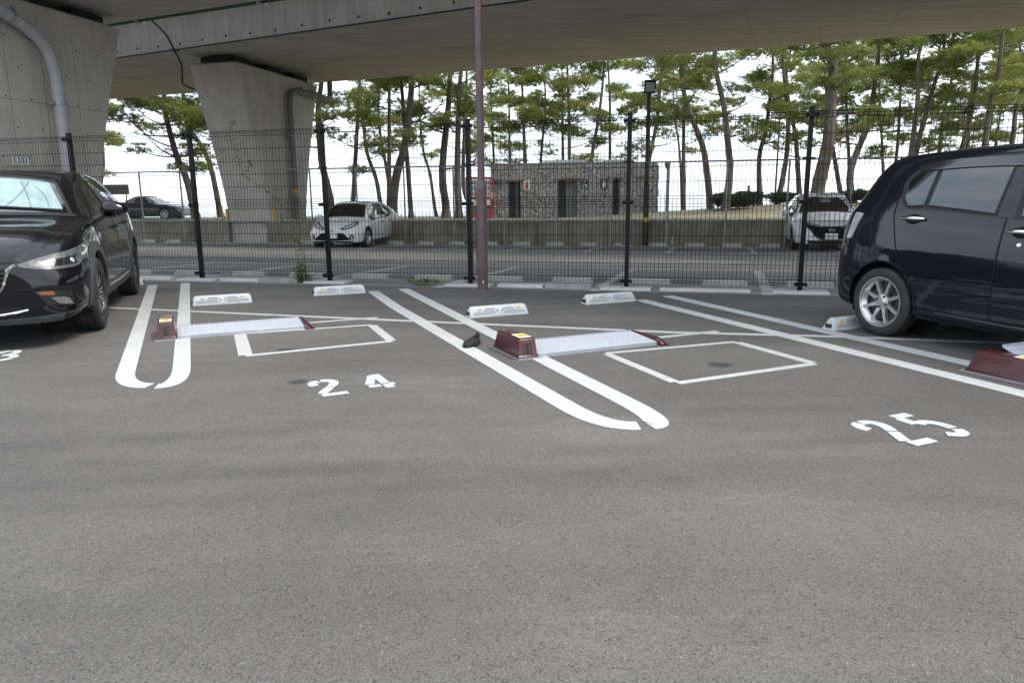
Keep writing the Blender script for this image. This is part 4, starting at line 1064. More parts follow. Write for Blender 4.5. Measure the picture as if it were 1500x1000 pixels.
# ---- flap locks: maroon housing, tread plate, hinge bar
def flap_lock(x, y, rot, label, raised=False):
    """origin at the housing's front corner; x along the plate, y to the rear of the bay"""
    root = thing('flap_lock', label, 'parking lock', (x, y, 0), rot, 'coin-park flap locks')
    mb = MB(); mb.box((0.09, 0.245, 0.006), (0.19, 0.52, 0.012)); mb.build('base_plate', 'galvanised', root)
    hw, hl, hh = 0.160, 0.48, 0.148
    bot = [(0.0, 0.0), (hw, 0.0), (hw, hl), (0.0, hl)]
    mid = [(0.008, 0.008), (hw - 0.006, 0.008), (hw - 0.006, hl - 0.01), (0.008, hl - 0.01)]
    top = [(0.022, 0.032), (hw - 0.014, 0.032), (hw - 0.014, hl - 0.05), (0.022, hl - 0.05)]
    mb = MB()
    mb.grid([[(*p, z) for p in q + q[:1]] for q, z in ((bot, 0.012), ([(a, b) for a, b in bot], 0.022), (mid, 0.026), (top, hh - 0.008), ([(a + (0.012 if a < 0.08 else -0.012), b + (0.012 if b < 0.2 else -0.012)) for a, b in top], hh))])
    mb.f.append((16 + 4, 16 + 5, 16 + 6, 16 + 7))
    hs = mb.build('housing', 'lock_maroon', root, bevel=0.006, smooth=True, angle=35)
    # slot in the end, ridges on the end, sticker on top
    sl = math.atan2(0.024, hh - 0.034)
    for xx, w in ((hw / 2, 0.022),):
        mb = MB(); mb.box((0, 0, 0), (w, 0.006, 0.082), Matrix.Translation((xx, 0.016, 0.076)) @ Matrix.Rotation(-sl, 4, 'X')); mb.build('slot', 'ink_black', root, bevel=0.003)
    for xx in (hw / 2 - 0.030, hw / 2 + 0.030):
        mb = MB(); mb.box((0, 0, 0), (0.007, 0.008, 0.092), Matrix.Translation((xx, 0.0175, 0.074)) @ Matrix.Rotation(-sl, 4, 'X')); mb.build('end_ridge', 'lock_maroon', root)
    st = MB(); st.box((hw / 2 + 0.004, 0.135, hh + 0.0016), (0.094, 0.145, 0.002)); stk = st.build('sticker', 'plate_white', root)
    st = MB(); st.box((hw / 2 + 0.004, 0.135, hh + 0.0034), (0.078, 0.095, 0.002)); st.build('sticker_panel', 'sticker_yellow', stk)
    for k in range(3):
        st = MB(); st.box((hw / 2 + 0.004, 0.115 + 0.02 * k, hh + 0.0048), (0.055 - 0.012 * (k % 2), 0.006, 0.001)); st.build('sticker_print', 'sticker_print', stk)
    # tread plate
    pw, pd = 1.03, 0.37
    # plate lies flat, folded edge at the back; raised it stands up on its front edge
    mbp = MB()
    t = 0.006
    M = Matrix.Translation((hw + 0.006, 0.02, 0.022)) @ Matrix.Rotation(R(4) if not raised else R(24), 4, 'X')
    mbp.box((pw / 2, pd / 2, 0), (pw, pd, t), M)
    mbp.box((pw / 2, 0.004, -0.012), (pw, 0.008, 0.022), M)
    n = 34
    for k in range(n):                                    # scalloped back edge
        a = (k + 0.15) * pw / n; b = (k + 0.85) * pw / n
        mbp.box(((a + b) / 2, pd + 0.004, 0.006), (b - a, 0.010, 0.009), M)
    pl = mbp.build('tread_plate', 'tread_plate', root)
    mbp = MB()
    for i in range(9):
        for j in range(39):
            x = 0.02 + j * 0.0258 + (0.0129 if i % 2 else 0); y = 0.025 + i * 0.039
            if x > pw - 0.012: continue
            a = 0.8 if (i + j) % 2 else -0.8
            dx, dy = 0.011 * math.cos(a), 0.011 * math.sin(a)
            mbp.add([(x - dx, y - dy, t / 2), (x + dy * 0.35, y - dx * 0.35, t / 2), (x + dx, y + dy, t / 2), (x - dy * 0.35, y + dx * 0.35, t / 2), (x, y, t / 2 + 0.0045)],
                    [(0, 1, 4), (1, 2, 4), (2, 3, 4), (3, 0, 4)], M)
    o = mbp.build('tread_pattern', 'tread_plate', pl); o['kind'] = 'stuff'
    # hinge bar at the far end
    ex = hw + pw + 0.010
    mb = MB()
    prof = [(0.0, 0.0), (0.075, 0.0), (0.075, 0.012), (0.052, 0.034), (0.030, 0.052), (0.010, 0.052), (0.0, 0.04)]
    rows = [[(ex + px, yy, pz * k + 0.002) for px, pz in prof + prof[:1]] for yy, k in ((-0.03, 0.25), (0.0, 0.8), (0.05, 1.0), (0.42, 1.0), (0.47, 0.9), (0.50, 0.7))]
    mb.grid(rows, flip=True); mb.f.append(tuple(range(7))); mb.f.append(tuple(5 * 8 + i for i in range(6, -1, -1)))
    mb.build('hinge_bar', 'lock_maroon', root, smooth=True, angle=35)
    return root
LR = R(24)
flap_lock(-2.925, 5.83, LR, 'flap lock between the first paired lines, smallest of the three maroon locks')
flap_lock(0.045, 5.01, LR, 'maroon flap lock with flat tread plate beside the black shoe')
flap_lock(3.13, 4.13, LR, 'maroon flap lock with raised plate beside the navy hatchback', raised=True)

# ---- the lost shoe
sh = thing('shoe', 'single black slip-on shoe lying on the white line', 'shoe', (-0.275, 5.68, 0.004), R(-108))
def foot_half(t):
    """half width of the sole along its length"""
    return 0.032 + 0.014 * math.sin(min(1, t * 1.15) * math.pi * 0.9) + 0.008 * math.sin(t * math.pi) - 0.004 * math.exp(-((t - 0.42) / 0.12) ** 2)
SL = 0.265
mb = MB(); rows = []
for i in range(25):
    t = i / 24
    x = SL * (t - 0.0)
    e = min(1.0, math.sqrt(max(0.0, 1 - (2 * t - 1) ** 10)))
    w = foot_half(t) * max(0.12, math.sqrt(max(0.0, 1 - abs(2 * t - 1) ** 5)))
    rows.append([(x, -w, 0.0), (x, -w * 1.04, 0.008), (x, -w * 1.02, 0.020), (x, 0, 0.021), (x, w * 1.02, 0.020), (x, w * 1.04, 0.008), (x, w, 0.0), (x, 0, 0.0), (x, -w, 0)])
mb.grid(rows, flip=True); mb.build('sole', 'ink_black', sh, smooth=True)
mb = MB(); rows = []
NK = 15
for i in range(27):
    t = i / 26
    x = SL * (0.01 + 0.98 * t)
    w = foot_half(t) * max(0.10, math.sqrt(max(0.0, 1 - abs(2 * t - 1) ** 5))) * 0.99
    if t < 0.55:                              # collar and opening
        hh = 0.066 - 0.014 * math.sin(t / 0.55 * math.pi * 0.5) + 0.008 * math.exp(-(t / 0.08) ** 2)
        op = 0.70 * math.sqrt(max(0, 1 - ((t - 0.27) / 0.28) ** 2)) if abs(t - 0.27) < 0.28 else 0
    else:
        u = (t - 0.55) / 0.45
        hh = 0.052 * (1 - u ** 1.8 * 0.62); op = 0
    row = []
    for k in range(NK):
        a = math.pi * k / (NK - 1)
        yy = -math.cos(a); zz = math.sin(a) ** 0.7
        y = yy * w; z = 0.018 + (hh - 0.018) * zz
        if op > 0 and abs(yy) < op:           # fold the opening down inside
            z = 0.018 + (hh - 0.018) * (abs(yy) / op) ** 3 * zz * 0.97 + 0.004
        row.append((x, y, z))
    rows.append(row)
mb.grid(rows, flip=False); mb.build('upper', 'shoe_black', sh, smooth=True, angle=70)
mb = MB(); mb.tube(smooth_path([(0.004, -0.02, 0.05), (-0.004, 0, 0.076), (0.004, 0.02, 0.05)], 4), 0.005, 6); mb.build('heel_tab', 'shoe_black', sh, smooth=True)

# ---- the maroon steel pole at the fence
pole = thing('steel_pole', 'tall worn maroon steel pole standing at the black mesh fence', 'pole', (-0.36, 9.06, 0), 0)
mb = MB(); mb.tube([(0, 0, -0.05), (0, 0, 1.24)], 0.066, 20); mb.build('lower_tube', 'maroon_steel', pole, smooth=True)
mb = MB(); mb.lathe([(0.066, 1.24), (0.060, 1.27), (0.050, 1.315), (0.0455, 1.34)], 20); mb.build('shoulder', 'maroon_steel', pole, smooth=True)
mb = MB(); mb.tube([(0, 0, 1.33), (0, 0, 5.2)], 0.0455, 20); mb.build('upper_tube', 'maroon_steel', pole, smooth=True)
mb = MB(); mb.lathe([(0.0, 5.23), (0.05, 5.215), (0.05, 5.19)], 16); mb.build('cap', 'maroon_steel', pole, smooth=True)
for a in (0.8, 2.2, 3.9):
    mb = MB(); mb.lathe([(0.0, 0.008), (0.008, 0.008), (0.010, 0.0)], 8, Matrix.Rotation(a + 3.2, 4, 'Z') @ Matrix.Translation((0.066, 0, 0.32)) @ Matrix.Rotation(R(90), 4, 'Y')); mb.build('bolt', 'galvanised', pole)
mb = MB(); mb.box((0, 0, 0), (0.010, 0.003, 0.030), Matrix.Translation((0.008, -0.0665, 0.10)) @ Matrix.Rotation(0.35, 4, 'Y')); mb.build('chipped_paint', 'plate_white', pole)

# ================================================================== THINGS BEYOND THE FENCE
def at(s, n, z=None):
    p = W(s, n); p.z = park_z(p.x, p.y) if z is None else z; return p
# ---- floodlight post on the street side of the wall
fl = thing('floodlight_post', 'dark brown post with square floodlight and yellow tape before the wall', 'lamp post', (3.98, 21.65, -0.33), 0)
mb = MB(); mb.tube([(0, 0, -0.1), (0, 0, 1.75)], 0.085, 14); mb.build('lower_tube', 'lamp_brown', fl, smooth=True)
mb = MB(); mb.lathe([(0.085, 1.75), (0.075, 1.80), (0.055, 1.83)], 14); mb.build('shoulder', 'lamp_brown', fl, smooth=True)
mb = MB(); mb.tube([(0, 0, 1.82), (0, 0, 4.38)], 0.055, 14); mb.build('upper_tube', 'lamp_brown', fl, smooth=True)
mb = MB(); mb.lathe([(0.087, 0.70), (0.088, 0.70), (0.088, 0.84), (0.087, 0.84)], 14); mb.build('yellow_tape', 'tape_yellow', fl)
hd = Matrix.Translation((0.0, -0.02, 4.52)) @ Matrix.Rotation(R(22), 4, 'X')
mb = MB(); mb.hexa([(-0.15, -0.09, -0.19), (0.15, -0.09, -0.19), (0.13, 0.11, -0.17), (-0.13, 0.11, -0.17), (-0.17, -0.11, 0.17), (0.17, -0.11, 0.17), (0.14, 0.13, 0.13), (-0.14, 0.13, 0.13)], hd); hb = mb.build('lamp_head', 'lamp_brown', fl, bevel=0.012)
mb = MB(); mb.box((0, -0.108, 0.0), (0.25, 0.012, 0.26), hd); mb.build('lamp_lens', 'lamp_glass', hb)
mb = MB(); mb.box((0, -0.14, 0.185), (0.34, 0.14, 0.015), hd); mb.build('visor', 'lamp_brown', hb)
for x in (-0.185, 0.185):
    mb = MB(); mb.box((x * 0.98, 0, 4.45), (0.012, 0.05, 0.22)); mb.build('yoke', 'lamp_brown', fl)
mb = MB(); mb.box((0, 0, 4.36), (0.38, 0.05, 0.03)); mb.build('yoke', 'lamp_brown', fl)

# ---- park lamps
def park_lamp(px, py, h, label, style):
    root = thing('park_lamp', label, 'lamp post', (px, py, park_z(px, py)), 0, 'park lamps')
    mb = MB(); mb.tube([(0, 0, -0.2), (0, 0, h)], [0.055, 0.042], 10); mb.build('pole', 'pvc_grey', root, smooth=True)
    if style == 'hat':
        mb = MB(); mb.lathe([(0.0, h + 0.32), (0.20, h + 0.28), (0.46, h + 0.12), (0.44, h + 0.09), (0.0, h + 0.13)], 20); mb.build('lamp_hat', 'galvanised', root, smooth=True)
        mb = MB(); mb.lathe([(0.07, h), (0.24, h + 0.06), (0.26, h + 0.11), (0.0, h + 0.12)], 20); mb.build('lamp_globe', 'lamp_glass', root, smooth=True)
    else:
        mb = MB(); mb.lathe([(0.04, h), (0.19, h + 0.30), (0.19, h + 0.33), (0.0, h + 0.36)], 12); mb.build('lamp_shade', 'pvc_grey', root, smooth=True)
        mb = MB(); mb.lathe([(0.0, h + 0.44), (0.08, h + 0.42), (0.09, h + 0.35)], 12); mb.build('lamp_cap', 'pvc_grey', root, smooth=True)
park_lamp(12.9, 36.0, 3.95, 'park lamp with wide flat hat among the pines', 'hat')
park_lamp(8.45, 40.0, 2.25, 'short park lamp with conical shade beyond the stone hut', 'cone')

# ---- stone public-toilet hut
mat('stone_mortar', (0.20, 0.19, 0.18), 0.9, var=0.2)
def stone_material():
    m, nt, b = nodes_of('rubble_stone'); N, L = nt.nodes, nt.links
    tc = N.new('ShaderNodeTexCoord'); mp = N.new('ShaderNodeMapping'); mp.inputs['Scale'].default_value = (1, 1, 1.5); L.new(tc.outputs['Object'], mp.inputs['Vector'])
    v = N.new('ShaderNodeTexVoronoi'); v.inputs['Scale'].default_value = 8.0; L.new(mp.outputs['Vector'], v.inputs['Vector'])
    e = N.new('ShaderNodeTexVoronoi'); e.feature = 'DISTANCE_TO_EDGE'; e.inputs['Scale'].default_value = 8.0; L.new(mp.outputs['Vector'], e.inputs['Vector'])
    sc = N.new('ShaderNodeSeparateColor'); L.new(v.outputs['Color'], sc.inputs['Color'])
    r = N.new('ShaderNodeValToRGB'); r.color_ramp.elements[0].color = (0.33, 0.315, 0.30, 1); r.color_ramp.elements[1].color = (0.62, 0.59, 0.56, 1)
    k = r.color_ramp.elements.new(0.5); k.color = (0.50, 0.48, 0.455, 1); L.new(sc.outputs['Red'], r.inputs['Fac'])
    r2 = N.new('ShaderNodeValToRGB'); r2.color_ramp.elements[0].position = 0.02; r2.color_ramp.elements[0].color = (0.28, 0.28, 0.28, 1); r2.color_ramp.elements[1].position = 0.10; r2.color_ramp.elements[1].color = (1, 1, 1, 1)
    L.new(e.outputs['Distance'], r2.inputs['Fac'])
    mx = N.new('ShaderNodeMixRGB'); mx.blend_type = 'MULTIPLY'; mx.inputs['Fac'].default_value = 1; L.new(r.outputs['Color'], mx.inputs['Color1']); L.new(r2.outputs['Color'], mx.inputs['Color2'])
    L.new(mx.outputs['Color'], b.inputs['Base Color']); b.inputs['Roughness'].default_value = 0.9
    bp = N.new('ShaderNodeBump'); bp.inputs['Strength'].default_value = 0.9; bp.inputs['Distance'].default_value = 0.05
    ad = N.new('ShaderNodeMath'); ad.operation = 'MULTIPLY_ADD'; ad.inputs[1].default_value = 0.6; L.new(sc.outputs['Green'], ad.inputs[0]); L.new(r2.outputs['Color'], ad.inputs[2])
    L.new(ad.outputs['Value'], bp.inputs['Height']); L.new(bp.outputs['Normal'], b.inputs['Normal'])
stone_material()
mat('hut_roof', (0.30, 0.305, 0.30), 0.6, var=0.1)
mat('hut_lintel', (0.16, 0.085, 0.06), 0.7, var=0.15)
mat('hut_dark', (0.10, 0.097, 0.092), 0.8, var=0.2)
mat('hut_door', (0.20, 0.205, 0.20), 0.6, var=0.1)
mat('sign_red', (0.45, 0.03, 0.03), 0.5, var=0.08)
mat('sign_green', (0.02, 0.07, 0.05), 0.5, var=0.08)
mat('sign_navy', (0.03, 0.045, 0.06), 0.5, var=0.08)
hut = thing('stone_hut', 'low public toilet hut of grey rubble stone with flat roof', 'building', (2.86, 34.0, 0.06), -R(6))
# wall in pieces round the three openings; local x along the front (0 = middle), front at y = 0
HW, HD, HH = 3.80, 3.6, 2.58
opens = [(-2.98, -2.42, 1.75), (-0.72, 0.20, 1.80), (1.72, 2.12, 1.82)]
xs = [-HW]
for a, b, h in opens: xs += [a, b]
xs.append(HW)
def wall_piece(x0, x1, z0, z1, y0=0.0, y1=0.35):
    mb = MB(); mb.box(((x0 + x1) / 2, (y0 + y1) / 2, (z0 + z1) / 2), (x1 - x0, y1 - y0, z1 - z0)); mb.build('wall', 'rubble_stone', hut)
for i in range(0, len(xs), 2): wall_piece(xs[i], xs[i + 1], -0.4, HH)
for a, b, h in opens:
    wall_piece(a, b, h + 0.08, HH)
    mb = MB(); mb.box(((a + b) / 2, 0.13, h + 0.04), (b - a + 0.35, 0.34, 0.07)); mb.build('lintel', 'hut_lintel', hut)
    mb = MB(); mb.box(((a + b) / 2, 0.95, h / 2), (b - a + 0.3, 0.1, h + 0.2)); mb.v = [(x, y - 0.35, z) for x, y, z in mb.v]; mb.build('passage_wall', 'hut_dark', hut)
mb = MB(); mb.box((-0.06, 0.30, 0.9), (0.52, 0.06, 1.78)); mb.build('door', 'hut_door', hut, bevel=0.01)
mb = MB(); mb.box((-2.62, 0.32, 0.87), (0.14, 0.08, 1.74)); mb.build('door_jamb', 'stone_mortar', hut)
mb = MB(); mb.box((-3.5, -0.04, 1.80), (0.7, 0.1, 0.06)); mb.build('lintel', 'hut_lintel', hut)
mb = MB(); mb.box((3.25, -0.04, 1.88), (0.9, 0.1, 0.06)); mb.build('lintel', 'hut_lintel', hut)
for (x0, x1, y0, y1) in ((-HW, -HW + 0.35, 0.352, HD), (HW - 0.35, HW, 0.352, HD), (-HW + 0.352, HW - 0.352, HD - 0.35, HD)): wall_piece(x0, x1, -0.4, HH - 0.002, y0, y1)
mb = MB()                                            # rough stepped end stones
for k in range(7): mb.box((HW + 0.03, 0.18 + 0.02 * (k % 2), 0.1 + k * 0.36), (0.10 + 0.05 * (k % 2), 0.34, 0.355))
mb.build('quoin_stones', 'rubble_stone', hut, bevel=0.03)
mb = MB(); mb.box((0, HD / 2, HH - 0.12), (2 * HW - 0.72, HD - 0.72, 0.1)); mb.build('roof', 'hut_roof', hut)
for (x, w) in ((-0.35, 2.3), (2.2, 1.6)):
    mb = MB(); mb.hexa([(x - w / 2, 0.5, HH - 0.1), (x + w / 2, 0.5, HH - 0.1), (x + w / 2, 2.5, HH - 0.1), (x - w / 2, 2.5, HH - 0.1), (x - w / 2 + 0.12, 0.6, HH + 0.14), (x + w / 2 - 0.3, 0.6, HH + 0.14), (x + w / 2 - 0.3, 2.4, HH + 0.20), (x - w / 2 + 0.12, 2.4, HH + 0.20)])
    mb.build('skylight', 'hut_roof', hut, bevel=0.02)
def pictogram(x, z, m, fig, shape):
    b = MB(); b.box((x, -0.025, z), (0.30, 0.03, 0.42)); s = b.build('sign_panel', m, hut, bevel=0.008)
    b = MB(); q = -0.044
    Mx = Matrix.Translation((x, q, z)) @ Matrix.Rotation(R(90), 4, 'X')
    b.lathe([(0, 0.004), (0.036, 0.004), (0.036, 0.0)], 10, Matrix.Translation((x, q, z + 0.135)) @ Matrix.Rotation(R(90), 4, 'X'))
    if shape == 'woman': b.prism([(-0.10, -0.10), (0.10, -0.10), (0.035, 0.085), (-0.035, 0.085)], 0, 0.004, Mx); b.prism([(-0.035, -0.18), (0.035, -0.18), (0.035, -0.105), (-0.035, -0.105)], 0, 0.004, Mx)
    elif shape == 'man': b.prism([(-0.05, -0.18), (0.05, -0.18), (0.075, 0.085), (-0.075, 0.085)], 0, 0.004, Mx)
    else:
        b.prism([(-0.045, -0.06), (-0.005, -0.06), (-0.005, 0.09), (-0.045, 0.09)], 0, 0.004, Mx); b.prism([(0.0, -0.06), (0.085, -0.06), (0.085, -0.025), (0.0, -0.025)], 0, 0.004, Mx)
        b.prism([(0.09, -0.17), (0.125, -0.17), (0.085, -0.03), (0.05, -0.062)], 0, 0.004, Mx)
        ring = arc(-0.02, -0.10, 0.075, 120, 400, 12)
        for k in range(12): b.tube([(x + ring[k][0], q, z + ring[k][1]), (x + ring[k + 1][0], q, z + ring[k + 1][1])], 0.012, 5)
    b.build('pictogram', fig, s)
pictogram(-2.12, 1.58, 'plate_white', 'sign_red', 'woman')
pictogram(0.55, 1.62, 'sign_green', 'plate_white', 'wheelchair')
pictogram(1.42, 1.62, 'sign_navy', 'plate_white', 'man')

# ---- vending machine at the hut's end
mat('vend_red', (0.26, 0.03, 0.032), 0.35, var=0.06, coat=0.3)
mat('vend_panel', (0.62, 0.62, 0.62), 0.25, var=0.1, vscale=6, coat=0.4)
vm = thing('vending_machine', 'red drinks vending machine at the end of the stone hut', 'vending machine', (-1.40, 33.2, park_z(-1.4, 33.2)), R(18))
mb = MB(); mb.box((0, 0, 0.91), (1.15, 0.72, 1.82)); cab = mb.build('cabinet', 'vend_red', vm, bevel=0.02)
mb = MB(); mb.box((-0.05, -0.368, 1.32), (0.88, 0.02, 0.78)); dp = mb.build('display', 'vend_panel', vm, bevel=0.006)
mat('can_a', (0.5, 0.05, 0.04), 0.4, var=0.1); mat('can_b', (0.05, 0.16, 0.1), 0.4, var=0.1); mat('can_c', (0.08, 0.1, 0.3), 0.4, var=0.1)
for r in range(3):
    for c in range(8):
        mb = MB(); mb.tube([(-0.42 + c * 0.106, -0.388, 1.0 + r * 0.25), (-0.42 + c * 0.106, -0.388, 1.16 + r * 0.25)], 0.030, 8); mb.build('sample_can', ('can_a', 'can_b', 'can_c')[(r * 5 + c * 3) % 3], dp)
    mb = MB(); mb.box((-0.05, -0.385, 0.985 + r * 0.25), (0.86, 0.03, 0.02)); mb.build('shelf_strip', 'plate_white', dp)
mb = MB(); mb.box((-0.05, -0.368, 0.36), (0.75, 0.02, 0.26)); mb.build('delivery_flap', 'hut_dark', vm, bevel=0.01)
mb = MB(); mb.box((0.46, -0.368, 1.0), (0.12, 0.02, 0.3)); mb.build('coin_panel', 'galvanised', vm)
mb = MB(); mb.box((-0.05, -0.368, 0.70), (0.88, 0.018, 0.26)); mb.build('white_band', 'plate_white', vm)
mb = MB()
mb.tube([(0.578, -0.10 + 0.10 * math.sin(t * 9), 0.55 + t * 1.0) for t in np.linspace(0, 1, 24)], 0.03, 5); mb.build('wave_stripe', 'plate_white', vm)

# ---- signboard seen from behind
mat('board_back', (0.16, 0.145, 0.12), 0.8, var=0.15)
sx, sy = -17.55, 33.0
sb = thing('signboard', 'brown signboard on two posts seen from behind, beyond the black crossover', 'sign', (sx, sy, park_z(sx, sy)), -R(5))
for x in (-0.4, 0.4):
    mb = MB(); mb.tube([(x, 0, -0.2), (x, 0, 1.55)], 0.03, 8); mb.build('post', 'lamp_brown', sb)
mb = MB(); mb.box((0, -0.05, 1.33), (1.16, 0.04, 0.44)); mb.build('board', 'board_back', sb, bevel=0.008)

# ---- low clipped shrubs along the bank
LEAF = tuft_templates(6, 9, 0.10, 0.028)
def hedge(s, n, w, d, h, label):
    p = at(s, n)
    root = thing('shrub', label, 'shrub', p, -R(14), 'low dark shrubs of the park')
    mb = MB(); rnd = random.Random(int(s * 10))
    for k in range(int(4 + w * 3)):
        x = rnd.uniform(-w / 2, w / 2)
        mb.tube([(x, rnd.uniform(-d / 4, d / 4), -0.1), (x + rnd.uniform(-0.1, 0.1), rnd.uniform(-d / 3, d / 3), h * 0.7)], [0.02, 0.008], 4, cap=False)
    mb.build('stem', 'bark', root)
    pads = []
    for k in range(int(5 + w * 4)):
        pads.append(((rnd.uniform(-w / 2, w / 2), rnd.uniform(-d / 2, d / 2), h * rnd.uniform(0.35, 0.6)), 0.38, 0.38, h * 0.45, 1.0))
    o = bpy.data.objects.new('foliage', foliage_mesh('foliage', pads, 'hedge_leaf', 130, LEAF)); COL.objects.link(o); o.parent = root
hedge(-7.3, 34.5, 2.4, 0.8, 0.85, 'dark clipped shrub between pine trunks behind the white hatchback')
hedge(0.2 + 1.6, 33.2, 2.2, 0.9, 0.55, 'low dark shrub at the foot of the first pines beyond the hut')
hedge(2.8, 36.5, 3.6, 1.0, 0.62, 'long low shrub on the bank behind the leaning pines')
hedge(5.3, 38.5, 3.0, 1.0, 0.55, 'low shrub on the bank beside the seated person')
hedge(8.2, 37.0, 2.6, 1.0, 0.6, 'low shrub on the bank behind the electric hatchback')

# ---- bench and the person sitting on it
bx, by = 13.0, 40.0
bz = park_z(bx, by)
mat('bench_wood', (0.10, 0.075, 0.055), 0.8, var=0.2)
bn = thing('park_bench', 'small wooden bench on the bank under the person in blue', 'bench', (bx, by, bz), R(10))
for k in range(3):
    mb = MB(); mb.box((0, -0.12 + 0.13 * k, 0.42), (1.3, 0.11, 0.035)); mb.build('seat_slat', 'bench_wood', bn)
for x in (-0.5, 0.5):
    for y in (-0.12, 0.14):
        mb = MB(); mb.box((x, y, 0.18), (0.06, 0.06, 0.44)); mb.build('leg', 'bench_wood', bn)
mat('cloth_blue', (0.02, 0.05, 0.17), 0.8, var=0.15, vscale=12)
mat('cloth_dark', (0.02, 0.022, 0.03), 0.85, var=0.15)
mat('skin', (0.42, 0.26, 0.19), 0.55, var=0.05)
mat('hair', (0.012, 0.010, 0.009), 0.6, var=0.2)
def skin_figure(name, m, parent, joints, edges, root_i=0, sub=2):
    me = bpy.data.meshes.new(name); me.from_pydata([j[:3] for j in joints], edges, []); me.update()
    o = bpy.data.objects.new(name, me); COL.objects.link(o); o.parent = parent
    sk = o.modifiers.new('skin', 'SKIN'); sk.use_smooth_shade = True
    for i, j in enumerate(joints):
        sv = me.skin_vertices[0].data[i]; sv.radius = (j[3], j[4] if len(j) > 4 else j[3]); sv.use_root = (i == root_i)
    ss = o.modifiers.new('sub', 'SUBSURF'); ss.levels = sub; ss.render_levels = sub
    me.materials.append(MATS[m]); return o
pe = thing('person', 'person in a blue top sitting on the bank among the pines', 'person', (bx - 0.15, by + 0.02, bz + 0.44), R(10))
#        0 pelvis        1 waist            2 chest              3 neck              4 head low         5 head top
J = [(0, 0.05, 0.08, 0.15, 0.12), (0, 0.03, 0.24, 0.13, 0.10), (0, -0.02, 0.44, 0.16, 0.11), (0, -0.05, 0.58, 0.055), (0, -0.08, 0.68, 0.085, 0.095), (0, -0.07, 0.80, 0.07, 0.085),
     (-0.10, -0.15, 0.06, 0.085), (-0.12, -0.42, 0.06, 0.062), (-0.12, -0.44, -0.20, 0.052), (-0.12, -0.44, -0.40, 0.04), (-0.12, -0.56, -0.42, 0.04),
     (0.10, -0.15, 0.06, 0.085), (0.12, -0.42, 0.06, 0.062), (0.13, -0.46, -0.20, 0.052), (0.13, -0.46, -0.40, 0.04), (0.13, -0.58, -0.42, 0.04),
     (-0.20, -0.03, 0.49, 0.06), (-0.25, -0.08, 0.28, 0.046), (-0.17, -0.30, 0.20, 0.036), (-0.13, -0.38, 0.17, 0.03),
     (0.20, -0.03, 0.49, 0.06), (0.25, -0.08, 0.28, 0.046), (0.17, -0.30, 0.20, 0.036), (0.13, -0.38, 0.17, 0.03)]
E_ = [(0, 1), (1, 2), (2, 3), (3, 4), (4, 5), (0, 6), (6, 7), (7, 8), (8, 9), (9, 10), (0, 11), (11, 12), (12, 13), (13, 14), (14, 15), (2, 16), (16, 17), (17, 18), (18, 19), (2, 20), (20, 21), (21, 22), (22, 23)]
skin_figure('body', 'skin', pe, J, E_)
top = [(x, y, z, r + 0.014, (r2[0] if r2 else r) + 0.014) for (x, y, z, r, *r2) in J]
skin_figure('shirt', 'cloth_blue', pe, [top[0], top[1], top[2], (0, -0.045, 0.545, 0.085), top[16], top[17], (-0.20, -0.22, 0.23, 0.05), top[20], top[21], (0.20, -0.22, 0.23, 0.05)],
            [(0, 1), (1, 2), (2, 3), (2, 4), (4, 5), (5, 6), (2, 7), (7, 8), (8, 9)])
skin_figure('trousers', 'cloth_dark', pe, [top[0], top[6], top[7], top[8], (-0.12, -0.44, -0.36, 0.055), top[11], top[12], top[13], (0.13, -0.46, -0.36, 0.055)], [(0, 1), (1, 2), (2, 3), (3, 4), (0, 5), (5, 6), (6, 7), (7, 8)])
skin_figure('hair', 'hair', pe, [(0, -0.04, 0.70, 0.085), (0, -0.06, 0.80, 0.088), (0, -0.075, 0.84, 0.07)], [(0, 1), (1, 2)])
skin_figure('shoe', 'hair', pe, [(-0.12, -0.42, -0.42, 0.045), (-0.12, -0.58, -0.425, 0.042)], [(0, 1)]); skin_figure('shoe', 'hair', pe, [(0.13, -0.44, -0.42, 0.045), (0.13, -0.60, -0.425, 0.042)], [(0, 1)])
for sg in (-1, 1):          # hands with five fingers resting on the knees
    h = [(sg * 0.13, -0.37, 0.17, 0.028, 0.02), (sg * 0.12, -0.42, 0.155, 0.034, 0.016)]; e = [(0, 1)]
    for k in range(4):
        b0 = len(h); fx = sg * (0.12 + 0.018 * (k - 1.5))
        h += [(fx, -0.455, 0.145, 0.009), (fx, -0.49 - 0.006 * (1 - abs(k - 1.5)), 0.13, 0.008), (fx, -0.505, 0.105, 0.007)]; e += [(1, b0), (b0, b0 + 1), (b0 + 1, b0 + 2)]
    b0 = len(h); h += [(sg * 0.085, -0.40, 0.15, 0.010), (sg * 0.07, -0.44, 0.135, 0.008)]; e += [(0, b0), (b0, b0 + 1)]
    skin_figure('hand', 'skin', pe, h, e, sub=1)

